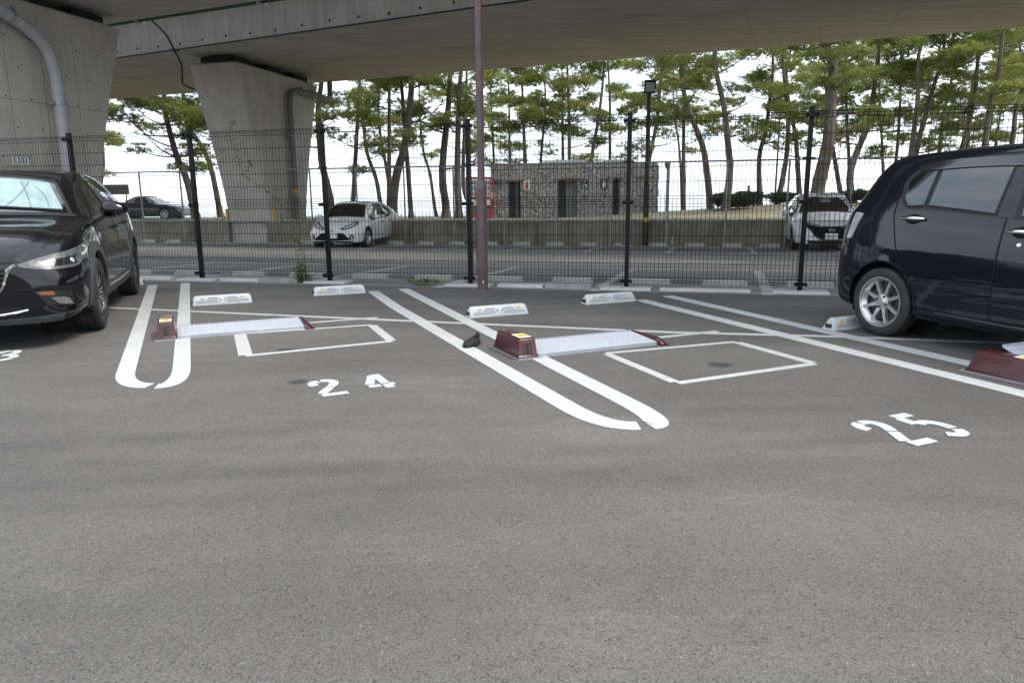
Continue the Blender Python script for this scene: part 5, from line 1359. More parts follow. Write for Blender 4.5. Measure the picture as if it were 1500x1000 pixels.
# ---- weeds at the fence
def leaf_quads(mb, p, d, L, w):
    d = d.normalized(); sdir = d.cross(Vector((0, 0, 1)));
    sdir = sdir.normalized() if sdir.length > 0.1 else Vector((1, 0, 0))
    u = sdir.cross(d)
    a, b = p + d * L * 0.45 + sdir * w / 2 + u * 0.004, p + d * L * 0.45 - sdir * w / 2 + u * 0.004
    mb.add([p, a, p + d * L - u * L * 0.12, b, p + d * L * 0.45 - u * 0.006], [(0, 1, 4), (1, 2, 4), (2, 3, 4), (3, 0, 4)])
def weed(s, n, stems, label, seed, z0=0.0):
    rnd = random.Random(seed)
    o = W(s, n, z0)
    root = thing('weed_plant', label, 'plant', o, -R(14))
    sm, lm = MB(), MB()
    for (dx, hgt, lean, leaves, ls) in stems:
        pts = [Vector((dx * 0.2, 0.02, -0.03))]
        for k in range(1, 6):
            t = k / 5
            pts.append(Vector((dx + lean * t + rnd.uniform(-0.05, 0.05), 0.03 + rnd.uniform(-0.06, 0.05), hgt * t)))
        path = smooth_path(pts, 4)
        sm.tube(path, [0.007 * (1 - 0.6 * i / len(path)) for i in range(len(path))], 5, cap=False)
        for k in range(leaves):
            q = path[rnd.randint(2, len(path) - 1)]
            for j in range(rnd.randint(1, 4)):
                a = rnd.uniform(0, 6.28)
                leaf_quads(lm, q + Vector((rnd.uniform(-0.04, 0.04), rnd.uniform(-0.05, 0.02), rnd.uniform(-0.03, 0.03))), Vector((math.cos(a), math.sin(a) - 0.3, rnd.uniform(-0.35, 0.6))), ls * rnd.uniform(0.7, 1.25), ls * rnd.uniform(0.45, 0.65))
    sm.build('stem', 'weed_stem', root); f = lm.build('foliage', 'weed_leaf', root); f['kind'] = 'stuff'
st = [(random.Random(5 + k).uniform(-0.22, 0.22), random.Random(50 + k).uniform(0.08, 0.26), random.Random(90 + k).uniform(-0.15, 0.15), 11, 0.05) for k in range(9)]
st += [(0.02, 1.05, 0.02, 13, 0.06), (-0.04, 0.75, -0.18, 10, 0.055)]
weed(-5.28, 9.14, st, 'leafy weed clump sprouting at the fence foot beside the pier', 3)
weed(-3.42, 9.08, [(k * 0.06 - 0.2, 0.06, 0.06 * (k % 3 - 1), 6, 0.045) for k in range(6)], 'small flat weed at the fence foot beside the maroon pole', 8)
def vine(s0, label, runs, seed):
    rnd = random.Random(seed)
    root = thing('climbing_vine', label, 'plant', W(s0, FN + 0.03, 0), -R(14))
    sm, lm = MB(), MB()
    for pts in runs:
        path = smooth_path([Vector((x, 0.02 + rnd.uniform(-0.04, 0.04), z)) for x, z in pts], 6)
        sm.tube(path, 0.003, 4, cap=False)
        for q in path:
            if rnd.random() < 0.62:
                for j in range(rnd.randint(1, 3)):
                    a = rnd.uniform(0, 6.28); leaf_quads(lm, q, Vector((math.cos(a), math.sin(a) - 0.4, rnd.uniform(-0.4, 0.5))), rnd.uniform(0.05, 0.085), rnd.uniform(0.035, 0.055))
    sm.build('stem', 'weed_stem', root); f = lm.build('foliage', 'weed_leaf', root); f['kind'] = 'stuff'
vine(-5.9, 'thin pale vine climbing the black mesh fence in front of the pier', [[(0.6, 0.0), (0.5, 0.5), (0.35, 0.95), (0.42, 1.3)], [(0.35, 0.95), (0.05, 1.25), (-0.3, 1.45), (-0.42, 1.72), (-0.5, 2.05), (-0.42, 2.2)], [(-0.3, 1.45), (-0.2, 1.6), (-0.18, 1.75)], [(0.5, 0.5), (0.25, 0.72), (0.2, 1.0)]], 4)

# ================================================================== VEHICLES
mat('paint_black', (0.003, 0.003, 0.0048), 0.3, coat=0.9, spec=0.08, bump=0.3, bscale=1.6, var=0.1, vscale=3)
mat('paint_navy', (0.003, 0.0055, 0.0105), 0.3, coat=0.9, spec=0.08, bump=0.3, bscale=1.6, var=0.1, vscale=3)
mat('paint_white', (0.80, 0.81, 0.81), 0.3, coat=0.9, var=0.03, vscale=3)
mat('paint_dark', (0.010, 0.011, 0.014), 0.25, coat=1.0, var=0.1)
mat('clad_plastic', (0.045, 0.047, 0.05), 0.55, var=0.12, vscale=8, bump=0.1, bscale=200)
mat('trim_black', (0.008, 0.008, 0.008), 0.5, var=0.1)
mat('gap_black', (0.002, 0.002, 0.002), 0.9, var=0.1)
mat('car_glass', (0.006, 0.007, 0.007), 0.02, spec=0.75, coat=1.0, var=0.1)
mat('visor_smoke', (0.020, 0.019, 0.018), 0.08, coat=1.0, var=0.1)
mat('tyre_rubber', (0.018, 0.018, 0.018), 0.75, var=0.25, vscale=12, dirt=0.5, dscale=9, alt=(0.06, 0.057, 0.052))
mat('rim_silver', (0.62, 0.62, 0.61), 0.3, 0.85, var=0.06, vscale=9)
mat('rim_gunmetal', (0.06, 0.062, 0.066), 0.3, 0.7, var=0.1)
mat('rim_cut', (0.62, 0.63, 0.64), 0.35, 0.6, var=0.06)
mat('brake_steel', (0.10, 0.095, 0.09), 0.5, 0.6, var=0.2)
mat('chrome', (0.78, 0.79, 0.80), 0.10, 1.0, var=0.03)
mat('lamp_lens', (0.085, 0.088, 0.092), 0.35, 0.0, var=0.6, vscale=18, coat=0.2, spec=0.3)
mat('lamp_clear', (0.62, 0.63, 0.64), 0.12, 0.2, var=0.12, vscale=12, coat=1.0)
mat('lamp_tail', (0.40, 0.40, 0.41), 0.15, 0.1, var=0.15, vscale=12, coat=0.5)
mat('lamp_fog', (0.16, 0.165, 0.17), 0.3, 0.2, var=0.3, vscale=25, coat=0.3)
mat('lamp_dark', (0.016, 0.017, 0.019), 0.08, var=0.3, vscale=9, coat=1.0)
mat('lamp_amber', (0.26, 0.085, 0.03), 0.2, var=0.15, coat=1.0)
mat('lamp_red', (0.35, 0.008, 0.010), 0.15, var=0.1, coat=1.0)
mat('sunshade_foil', (0.24, 0.32, 0.33), 0.5, 0.15, var=0.35, vscale=4, bump=1.0, bscale=8, coat=0.35)
mat('sunshade_fold', (0.13, 0.18, 0.19), 0.6, var=0.2)
mat('plate_green', (0.02, 0.09, 0.05), 0.5, var=0.1)
mat('soft_top', (0.30, 0.28, 0.25), 0.85, var=0.1)

def pchip(xk, yk, x):
    xk, yk, x = np.asarray(xk, float), np.asarray(yk, float), np.asarray(x, float)
    h = np.diff(xk); d = np.diff(yk) / h
    m = np.zeros_like(yk)
    for i in range(1, len(xk) - 1):
        if d[i - 1] * d[i] > 0:
            w1, w2 = 2 * h[i] + h[i - 1], h[i] + 2 * h[i - 1]
            m[i] = (w1 + w2) / (w1 / d[i - 1] + w2 / d[i])
    m[0], m[-1] = d[0], d[-1]
    i = np.clip(np.searchsorted(xk, x) - 1, 0, len(h) - 1)
    t = (x - xk[i]) / h[i]
    return ((2 * t ** 3 - 3 * t ** 2 + 1) * yk[i] + (t ** 3 - 2 * t ** 2 + t) * h[i] * m[i] + (-2 * t ** 3 + 3 * t ** 2) * yk[i + 1] + (t ** 3 - t ** 2) * h[i] * m[i + 1])

def resample(pts, n):
    P = [Vector(p) for p in pts]
    if len(P) > 2: P = [Vector((q.x, q.y)) for q in smooth_path([(p[0], p[1], 0) for p in pts], 6)]
    ds = [0.0]
    for a, b in zip(P, P[1:]): ds.append(ds[-1] + (b - a).length)
    out = []
    for k in range(n + 1):
        s = ds[-1] * k / n
        i = min(max(0, next((j for j in range(len(ds) - 1) if ds[j + 1] >= s - 1e-9), len(ds) - 2)), len(ds) - 2)
        t = (s - ds[i]) / max(1e-9, ds[i + 1] - ds[i])
        out.append(P[i].lerp(P[i + 1], t))
    return out

class Car:
    def __init__(self, name, label, loc, heading, stations, paint, axles, wr, arch, cat='car', drop=0.0, bulge=0.012):
        self.root = thing(name, label, cat, loc, heading)
        self.paint = paint
        st = np.array(sorted(stations))
        X = st[:, 0]
        x0, x1 = X[0], X[-1]
        u = np.linspace(0, 1, 120)
        fx = x0 + (x1 - x0) * (0.5 - 0.5 * np.cos(np.pi * u)) * 0.35 + (x1 - x0) * u * 0.65
        cols = [pchip(X, st[:, k], fx) for k in range(1, 9)]
        rings = []
        for i, x in enumerate(fx):
            zl, ym, zm, yb, zb, yt, zt, zc = [c[i] for c in cols]
            zz = zl + (zm - zl) * 0.16
            ctrl = [(0, zl), (ym * 0.5, zl), (ym * 0.86, zl + 0.004), (ym * 0.962, zz), (ym * 0.992, (zz + zm) / 2), (ym, zm), ((ym + yb) / 2 + bulge, (zm + zb) / 2), (yb, zb),
                    ((yb + yt) / 2 + 0.012, (zb + zt) / 2), (yt, zt), (yt * 0.86, zt + 0.58 * (zc - zt)), (yt * 0.5, zt + 0.90 * (zc - zt)), (0, zc)]
            half = [(p.x, p.y) for p in smooth_path([(a, b, 0) for a, b in ctrl], 4)]
            ring = [(x, y, z) for y, z in half] + [(x, -y, z) for y, z in half[-2:0:-1]]
            rings.append(ring)
        n = len(rings[0]); self.n = n
        v = [p for r in rings for p in r]
        f = []
        for i in range(len(rings) - 1):
            for k in range(n):
                f.append((i * n + k, i * n + (k + 1) % n, (i + 1) * n + (k + 1) % n, (i + 1) * n + k))
        m = n // 2
        for base, fl in ((0, False), ((len(rings) - 1) * n, True)):
            for k in range(m):
                q = (base + k, base + (n - k) % n, base + (n - k - 1) % n, base + k + 1)
                q = tuple(dict.fromkeys(q))
                if len(q) >= 3: f.append(q if fl else q[::-1])
        self.bvh = BVHTree.FromPolygons([Vector(p) for p in v], f)
        self.hw = max(p[1] for p in v)
        # cut the wheel arches out of the sides
        va = np.array(v)
        inside = np.zeros(len(v), bool); near = np.abs(va[:, 1]) > self.hw * 0.52
        for ax in axles:
            inside |= near & (((va[:, 0] - ax) ** 2 + (va[:, 2] - wr) ** 2) < arch ** 2)
        keep, cut_v, kept_v = [], set(), set()
        for face in f:
            if sum(inside[i] for i in face) >= 3: cut_v.update(face)
            else: keep.append(face); kept_v.update(face)
        for i in cut_v & kept_v:
            x, y, z = v[i]
            ax = min(axles, key=lambda a: abs(a - x))
            d = Vector((x - ax, z - wr))
            if abs(y) > self.hw * 0.80 and d.length > 0.05 and z > 0.16:
                d = d.normalized() * arch
                v[i] = (ax + d.x, y, wr + d.y)
        mb = MB(); mb.v = v; mb.f = keep
        # drop loose vertices
        used = sorted({i for q in keep for i in q}); mp = {o: k for k, o in enumerate(used)}
        mb.v = [v[i] for i in used]; mb.f = [tuple(mp[i] for i in q) for q in keep]
        self.body = mb.build('body', paint, self.root, smooth=True, angle=38)
        for ax in axles:
            for sg in (-1, 1):
                mb = MB(); rows = []
                for k in range(17):
                    a = R(-20 + 220 * k / 16)
                    rows.append([(ax + (arch - 0.004) * math.cos(a), sg * y, max(0.13, wr + (arch - 0.004) * math.sin(a))) for y in (self.hw * 0.5, self.hw - 0.055)])
                mb.grid(rows); mb.disc(arch, 0, 20, Matrix.Translation((ax, sg * self.hw * 0.5, wr)) @ Matrix.Rotation(R(90), 4, 'X'))
                mb.build('wheel_well', 'gap_black', self.root)
    # -- casting points on to the shell
    def cast(self, mode, u, w, sg=1, yaw=0.0):
        if mode == 'side': o, d = Vector((u, sg * 4, w)), Vector((0, -sg, 0))
        elif mode == 'front': o, d = Vector((6, u, w)), Vector((-1, 0, 0))
        elif mode == 'rear': o, d = Vector((-6, u, w)), Vector((1, 0, 0))
        elif mode == 'top': o, d = Vector((u, w, 4)), Vector((0, 0, -1))
        else:
            a = R(yaw) * sg
            e = Vector((-math.sin(R(yaw)), math.cos(R(yaw)) * sg, 0)) if False else Vector((-math.sin(R(yaw)), sg * math.cos(R(yaw)), 0))
            dd = Vector((math.cos(R(yaw)), sg * math.sin(R(yaw)), 0))
            o, d = e * u + dd * 6 + Vector((0, 0, w)), -dd
        h = self.bvh.ray_cast(o, d)
        if h[0] is None:
            h = self.bvh.find_nearest(o + d * 5.0)
        nn = h[1]
        if nn.dot(d) > 0: nn = -nn
        return h[0], nn
    def patch(self, name, mode, top, bot, m, off=0.004, nu=14, nv=6, sg=1, parent=None, skirt=0.012, yaw=0.0, smooth=True):
        T, B = resample(top, nu), resample(bot, nu)
        rows, nrm = [], []
        for j in range(nv + 1):
            r, q = [], []
            for a, b in zip(T, B):
                p = a.lerp(b, j / nv)
                loc, nn = self.cast(mode, p.x, p.y, sg, yaw)
                r.append(loc + nn * off); q.append(loc - nn * skirt)
            rows.append(r); nrm.append(q)
        mb = MB()
        n = nu + 1
        mb.grid(rows)
        o = len(mb.v)
        ring = [(0, i) for i in range(nu)] + [(j, nu) for j in range(nv)] + [(nv, i) for i in range(nu, 0, -1)] + [(j, 0) for j in range(nv, 0, -1)]
        mb.v += [tuple(nrm[j][i]) for j, i in ring]
        K = len(ring)
        for k in range(K):
            j, i = ring[k]; j2, i2 = ring[(k + 1) % K]
            mb.f.append((j * n + i, o + k, o + (k + 1) % K, j2 * n + i2))
        # face outward
        c = Vector(mb.v[mb.f[0][0]]); a, b2, c2 = [Vector(mb.v[i]) for i in mb.f[0][:3]]
        loc, nn = self.cast(mode, T[0].lerp(B[0], 0.5 / nv).x, T[0].lerp(B[0], 0.5 / nv).y, sg, yaw)
        if (b2 - a).cross(c2 - a).dot(nn) < 0: mb.f = [q[::-1] for q in mb.f]
        return mb.build(name, m, parent or self.root, smooth=smooth, angle=35)
    def seam(self, name, mode, pts, width, m='gap_black', off=0.003, sg=1, parent=None, n=None, closed=False, yaw=0.0, h=0.0, curve=True):
        if closed: pts = list(pts) + [pts[0]]
        P = resample(pts, n or 24) if curve else resample_straight(pts, n or 24)
        L = [self.cast(mode, p.x, p.y, sg, yaw) for p in P]
        mb = MB(); rows = []
        for i, (p, nn) in enumerate(L):
            t = (L[min(i + 1, len(L) - 1)][0] - L[max(i - 1, 0)][0])
            t = t.normalized() if t.length > 1e-6 else Vector((1, 0, 0))
            b = t.cross(nn).normalized() * width / 2
            rows.append([p - b - nn * 0.004, p - b + nn * off, p + nn * (off + h), p + b + nn * off, p + b - nn * 0.004])
        mb.grid(rows)
        return mb.build(name, m, parent or self.root, smooth=True)
    def window(self, mode, top, bot, sg=1, m='car_glass', frame=0.022, parent=None, name='window', yaw=0.0, off=0.005):
        w = self.patch(name, mode, top, bot, m, off=off, sg=sg, parent=parent, nu=16, nv=7, yaw=yaw)
        loop = list(top) + list(reversed(bot))
        P = resample(top, 14) + list(reversed(resample(bot, 14)))
        self.seam('window_frame', mode, [tuple(p) for p in P], frame, 'trim_black', off + 0.001, sg, w, n=70, closed=True, yaw=yaw, h=0.003, curve=False)
        return w
    def handle(self, x, z, sg, m, L=0.19, parent=None):
        loc, nn = self.cast('side', x, z, sg)
        hm = MB()
        dish = self.patch('handle_recess', 'side', [(x - L * 0.28, z + 0.022), (x, z + 0.038), (x + L * 0.28, z + 0.022)], [(x - L * 0.28, z - 0.026), (x, z - 0.042), (x + L * 0.28, z - 0.026)], 'gap_black', 0.002, 8, 4, sg, parent)
        pts = []
        for k in range(9):
            t = k / 8
            l2, n2 = self.cast('side', x - L / 2 + L * t, z, sg)
            pts.append(l2 + n2 * (0.004 + 0.036 * math.sin(math.pi * (0.12 + 0.76 * t))))
        hm.tube(pts, [0.007, 0.013, 0.015, 0.015, 0.015, 0.015, 0.015, 0.013, 0.007], 10)
        hm.build('handle', m, parent or self.root, smooth=True, angle=70)
    def mirror(self, x, y, z, sg, m, size=(0.13, 0.22, 0.16)):
        mb = MB(); rows = []
        for i in range(13):
            a = math.pi * i / 12
            rows.append([(x + size[0] * 0.5 * math.cos(a) * (1.0 if math.cos(a) > 0 else 0.55), sg * (y + size[1] * 0.5 * math.sin(a) * math.cos(b)), z + size[2] * 0.5 * math.sin(a) * math.sin(b) * (1 - 0.25 * math.cos(b))) for b in np.linspace(0, 2 * math.pi, 17)])
        mb.grid(rows, flip=(sg < 0)); mm = mb.build('mirror', m, self.root, smooth=True, angle=60)
        mb = MB(); mb.disc(1.0, 0, 18, Matrix.Translation((x - size[0] * 0.28, sg * y, z)) @ Matrix.Rotation(R(-90), 4, 'Y') @ Matrix.Diagonal((size[2] * 0.42, size[1] * 0.42, 1, 1))); mb.build('mirror_glass', 'chrome', mm)
        mb = MB(); mb.tube([(x - 0.01, sg * (y - size[1] * 0.35), z - size[2] * 0.3), (x + 0.01, sg * (y - size[1] * 0.75), z - size[2] * 0.62)], [0.028, 0.035], 8); mb.build('mirror_arm', 'trim_black', mm, smooth=True)
    def wheels(self, axles, y, r, w, style):
        for ax in axles:
            for sg in (-1, 1):
                wh = bpy.data.objects.new('wheel', None); COL.objects.link(wh); wh.parent = self.root
                wh.location = (ax, sg * y, r); wh.rotation_euler = (R(-90) if sg > 0 else R(90), 0, 0)
                wheel_parts(wh, r, w, style, ax)

def resample_straight(pts, n):
    P = [Vector((p[0], p[1])) for p in pts]
    ds = [0.0]
    for a, b in zip(P, P[1:]): ds.append(ds[-1] + (b - a).length)
    out = []
    for k in range(n + 1):
        s = ds[-1] * k / n
        i = 0
        while i < len(ds) - 2 and ds[i + 1] < s - 1e-9: i += 1
        t = (s - ds[i]) / max(1e-9, ds[i + 1] - ds[i]); out.append(P[i].lerp(P[i + 1], t))
    return out

def wheel_parts(wh, r, w, style, turn=0.0):
    """wheel about local z, outer face at +z"""
    n, rim, m, hub, bolts, w0, w1 = style['n'], style['rim'] * r, style['mat'], 0.060, style['bolts'], style['w0'], style['w1']
    mb = MB()
    hw = w / 2
    prof = [(rim - 0.012, -hw * 0.82), (rim + 0.008, -hw * 0.92), (rim + (r - rim) * 0.45, -hw * 1.0), (r - 0.022, -hw * 0.92), (r - 0.004, -hw * 0.70), (r, -hw * 0.3), (r, hw * 0.3), (r - 0.004, hw * 0.70), (r - 0.022, hw * 0.92),
            (rim + (r - rim) * 0.45, hw * 1.0), (rim + 0.008, hw * 0.92), (rim - 0.012, hw * 0.82)]
    mb.lathe(prof, 48)
    ty = mb.build('tyre', 'tyre_rubber', wh, smooth=True, angle=30)
    tr = MB()                                              # tread grooves as small dark bars
    for z in (-hw * 0.45, 0.0, hw * 0.45):
        tr.lathe([(r + 0.0008, z - 0.0045), (r + 0.0012, z), (r + 0.0008, z + 0.0045)], 40)
    tr.build('tread_groove', 'gap_black', wh)
    mb = MB()
    face = hw * 0.74
    mb.lathe([(rim - 0.014, -hw * 0.8), (rim - 0.028, -hw * 0.5), (rim - 0.034, hw * 0.3), (rim - 0.020, face - 0.01), (rim - 0.004, hw * 0.90), (rim + 0.006, hw * 0.90), (rim + 0.002, face), (rim - 0.022, face - 0.016)], 48)
    mb.lathe([(0, face - 0.008), (0.030, face - 0.008), (0.034, face - 0.014), (hub, face - 0.020), (hub + 0.006, face - 0.05)], 28)
    for k in range(n):
        for tw in style.get('twin', (0.0,)):
            a = 2 * math.pi * k / n + tw + turn
            a2 = 2 * math.pi * k / n + tw * style.get('splay', 1.0) + turn
            p0 = Vector((math.cos(a), math.sin(a), 0)); p1 = Vector((math.cos(a2), math.sin(a2), 0))
            q0, q1 = Vector((-p0.y, p0.x, 0)), Vector((-p1.y, p1.x, 0))
            r0, r1 = hub * 0.75, rim - 0.016
            z0, z1, th = face - 0.022, face - 0.004, 0.028
            mid = (p0 * r0 + p1 * r1) / 2; qm = (q0 + q1).normalized(); wm = (w0 + w1) / 2 * 0.9
            pts = []
            for (c, q, ww, z) in ((p0 * r0, q0, w0, z0), (mid, qm, wm, (z0 + z1) / 2 + 0.004), (p1 * r1, q1, w1, z1)):
                pts.append([c - q * ww / 2 + Vector((0, 0, z - th)), c - q * ww * 0.42 + Vector((0, 0, z)), c + q * ww * 0.42 + Vector((0, 0, z)), c + q * ww / 2 + Vector((0, 0, z - th))])
            mb.grid(pts)
    mb.build('rim', m, wh, smooth=True, angle=35)
    if style.get('cut'):
        mb = MB()
        for k in range(n):
            for tw in style.get('twin', (0.0,)):
                a = 2 * math.pi * k / n + tw + turn; a2 = 2 * math.pi * k / n + tw * style.get('splay', 1.0) + turn
                p0 = Vector((math.cos(a), math.sin(a), 0)); p1 = Vector((math.cos(a2), math.sin(a2), 0)); q0 = Vector((-p0.y, p0.x, 0)); q1 = Vector((-p1.y, p1.x, 0))
                mb.grid([[p0 * 0.07 - q0 * w0 * 0.2 + Vector((0, 0, face - 0.016)), p0 * 0.07 + q0 * w0 * 0.2 + Vector((0, 0, face - 0.016))],
                         [(p0 * 0.07 + p1 * (rim - 0.02)) / 2 - q1 * w1 * 0.24 + Vector((0, 0, face - 0.0055)), (p0 * 0.07 + p1 * (rim - 0.02)) / 2 + q1 * w1 * 0.24 + Vector((0, 0, face - 0.0055))],
                         [p1 * (rim - 0.02) - q1 * w1 * 0.3 + Vector((0, 0, face - 0.002)), p1 * (rim - 0.02) + q1 * w1 * 0.3 + Vector((0, 0, face - 0.002))]], flip=True)
        mb.build('machined_face', 'rim_cut', wh)
    mb = MB(); mb.disc(rim * 0.80, -0.01, 28); mb.lathe([(rim * 0.80, -0.01), (rim * 0.80, -0.035)], 28); mb.build('brake_disc', 'brake_steel', wh)
    mb = MB(); mb.disc(rim - 0.02, -0.045, 28); mb.build('inner_disc', 'gap_black', wh)
    mb = MB(); mb.lathe([(0.0, face - 0.003), (0.024, face - 0.004), (0.029, face - 0.010)], 20); mb.build('hub_cap', m, wh, smooth=True)
    for k in range(bolts):
        a = 2 * math.pi * (k + 0.5) / bolts + turn
        mb = MB(); mb.lathe([(0.0, face - 0.006), (0.009, face - 0.006), (0.011, face - 0.022)], 8, Matrix.Translation((0.048 * math.cos(a), 0.048 * math.sin(a), 0))); mb.build('bolt', 'brake_steel', wh)

# ---------------------------------------------------------------- black compact crossover, nose towards us
AX = (1.31, -1.31)
cx = Car('parked_car', 'black compact crossover with silver windscreen sunshade parked nose out', (-4.97, 7.38, 0), R(-69), [
    (-2.10, .36, .62, .62, .58, .80, .50, .86, .88), (-2.04, .33, .74, .62, .70, .84, .62, .95, .98), (-1.92, .30, .82, .62, .77, .93, .64, 1.10, 1.13), (-1.70, .26, .865, .63, .80, 1.00, .60, 1.25, 1.29),
    (-1.40, .24, .88, .63, .81, .99, .58, 1.34, 1.39), (-0.9, .22, .885, .62, .82, .96, .57, 1.385, 1.44), (-0.2, .21, .88, .60, .83, .94, .57, 1.40, 1.455), (0.35, .21, .88, .60, .83, .93, .56, 1.37, 1.425),
    (0.62, .21, .88, .60, .83, .93, .57, 1.29, 1.35), (1.10, .21, .88, .60, .82, .93, .66, 1.00, 1.05), (1.30, .22, .885, .60, .81, .92, .67, .95, .985), (1.65, .23, .88, .58, .79, .855, .62, .895, .93),
    (1.90, .22, .85, .55, .74, .76, .56, .82, .855), (2.06, .20, .77, .52, .66, .66, .50, .73, .77), (2.14, .20, .66, .50, .57, .60, .44, .66, .69), (2.175, .24, .54, .48, .48, .56, .38, .61, .635)],
    'paint_black', AX, 0.325, 0.385)
cx.wheels(AX, 0.775, 0.325, 0.215, dict(n=10, rim=0.69, mat='rim_gunmetal', bolts=5, w0=0.020, w1=0.024, twin=(-0.09, 0.09), splay=1.25, cut=True))
ws = cx.window('front', [(-.50, 1.315), (-.25, 1.355), (0, 1.37), (.25, 1.355), (.50, 1.315)], [(-.665, 1.015), (-.33, 1.035), (0, 1.04), (.33, 1.035), (.665, 1.015)], name='windscreen', frame=0.03)
cx.patch('sunshade', 'front', [(-.46, 1.295), (-.2, 1.33), (.2, 1.33), (.46, 1.295)], [(-.60, 1.06), (-.3, 1.075), (.3, 1.075), (.60, 1.06)], 'sunshade_foil', 0.0075, 20, 10, parent=ws)
for q, q2, z2 in ((-.42, -.30, 1.30), (-.28, -.33, 1.29), (-.12, .04, 1.32), (.08, -.02, 1.32), (.16, .30, 1.31), (.36, .24, 1.31), (.50, .36, 1.26)):   # crossing folds of the shade
    cx.seam('sunshade_fold', 'front', [(q, 1.08), (q * 0.45 + q2 * 0.55 + 0.015, 1.19), (q2, z2)], 0.006, 'sunshade_fold', 0.009, parent=ws, h=0.004)
for sg in (-1, 1):       # wipers
    pts = [(-0.55 * sg, 1.045), (-0.25 * sg, 1.062), (0.12 * sg, 1.075)] if sg > 0 else [(0.60, 1.04), (0.35, 1.062), (0.02, 1.085)]
    cx.seam('wiper', 'front', pts, 0.014, 'trim_black', 0.018, parent=ws, h=0.008)
cx.seam('cowl', 'front', [(-.70, 1.005), (-.35, 1.022), (0, 1.027), (.35, 1.022), (.70, 1.005)], 0.05, 'trim_black', 0.006)
for sg in (-1, 1):
    door = cx.patch('door', 'side', [(.96, .96), (.5, .952), (-.16, .958)], [(.98, .36), (.5, .355), (-.13, .355)], 'paint_black', 0.0018, 18, 14, sg, skirt=0.004)
    rdoor = cx.patch('door', 'side', [(-.19, .958), (-.6, .965), (-1.0, .985)], [(-.155, .355), (-.5, .355), (-.86, .40)], 'paint_black', 0.0018, 18, 14, sg, skirt=0.004)
    cx.window('side', [(.93, 1.005), (.62, 1.20), (.30, 1.31), (-.06, 1.335)], [(.93, .982), (.6, .972), (.3, .968), (-.10, .972)], sg, parent=door)
    cx.window('side', [(-.14, 1.335), (-.5, 1.325), (-.80, 1.265), (-1.12, 1.12)], [(-.17, .974), (-.5, .980), (-.8, .995), (-1.12, 1.07)], sg, parent=rdoor)
    cx.window('side', [(-1.20, 1.12), (-1.40, 1.10), (-1.55, 1.07)], [(-1.18, 1.06), (-1.4, 1.055), (-1.55, 1.06)], sg, frame=0.014, name='quarter_window')
    cx.seam('door_gap', 'side', [(.98, .97), (.985, .7), (.99, .36)], 0.007, sg=sg); cx.seam('door_gap', 'side', [(-.165, .965), (-.15, .7), (-.14, .36)], 0.007, sg=sg)
    cx.seam('door_gap', 'side', [(-1.02, .99), (-1.05, .85), (-.98, .66), (-.88, .50), (-.85, .40)], 0.007, sg=sg)
    cx.handle(-.02, .865, sg, 'paint_black', parent=door); cx.handle(-.86, .885, sg, 'paint_black', parent=rdoor)
    cx.mirror(.78, .985, 1.055, sg, 'paint_black', (.16, .24, .155))
    for ax in AX:         # grey arch cladding
        o, i = [], []
        for k in range(15):
            a = R(-16 + 212 * k / 14)
            o.append((ax + .462 * math.cos(a), .325 + .462 * math.sin(a))); i.append((ax + .381 * math.cos(a), .325 + .381 * math.sin(a)))
        cx.patch('arch_cladding', 'side', o, i, 'clad_plastic', 0.012, 26, 3, sg, skirt=0.03)
    cx.patch('sill_cladding', 'side', [(.90, .375), (0, .362), (-.90, .385)], [(.90, .235), (0, .225), (-.90, .245)], 'clad_plastic', 0.012, 18, 4, sg, skirt=0.03)
    cx.seam('sill_strip', 'side', [(.80, .345), (0, .335), (-.62, .35)], 0.018, 'rim_cut', 0.016, sg)
    hl = cx.patch('headlight', 'corner', [(-1.03, .660), (-.82, .712), (-.58, .755), (-.33, .805)], [(-1.02, .640), (-.86, .612), (-.58, .632), (-.34, .765)], 'lamp_lens', 0.006, 18, 8, sg, yaw=40)
    cx.patch('lamp_bezel', 'corner', [(-.90, .665), (-.72, .690), (-.60, .705)], [(-.88, .640), (-.74, .636), (-.60, .645)], 'lamp_dark', 0.010, 10, 5, sg, hl, yaw=40)
    for u in (-.80, -.64):
        pl_, nn_ = cx.cast('corner', u, .668, sg, 40)
        mb = MB(); q = nn_.to_track_quat('Z', 'Y').to_matrix().to_4x4(); mb.lathe([(0, .008), (.018, .006), (.022, .003), (.022, 0)], 16, Matrix.Translation(pl_ + nn_ * .006) @ q); mb.build('projector_lens', 'lamp_tail', hl, smooth=True)
    cx.seam('light_strip', 'corner', [(-.52, .70), (-.44, .72), (-.40, .75), (-.46, .768)], 0.016, 'lamp_clear', 0.011, sg, hl, yaw=40)
    fg = cx.patch('fog_lamp', 'corner', [(-.98, .452), (-.86, .455), (-.72, .440)], [(-.90, .345), (-.80, .335), (-.70, .325)], 'trim_black', 0.004, 10, 5, sg, yaw=40)
    cx.patch('turn_signal', 'corner', [(-.96, .448), (-.91, .450), (-.86, .447)], [(-.94, .424), (-.89, .420), (-.85, .417)], 'lamp_amber', 0.009, 8, 3, sg, fg, yaw=40)
    cx.patch('fog_bezel', 'corner', [(-.88, .402), (-.80, .398), (-.75, .385)], [(-.83, .348), (-.78, .340), (-.715, .332)], 'lamp_fog', 0.008, 8, 4, sg, fg, yaw=40)
    cx.seam('bumper_crease', 'corner', [(-1.12, .475), (-.95, .478), (-.72, .468), (-.60, .40), (-.56, .345)], 0.008, 'gap_black', 0.003, sg, yaw=40)
    cx.patch('tail_light', 'rear', [(sg * .40, .90), (sg * .70, .92)], [(sg * .42, .82), (sg * .70, .78)], 'lamp_red', 0.006, 8, 4)
    cx.seam('hood_gap', 'top', [(1.95, sg * .60), (1.7, sg * .685), (1.4, sg * .725), (1.12, sg * .735)], 0.006)
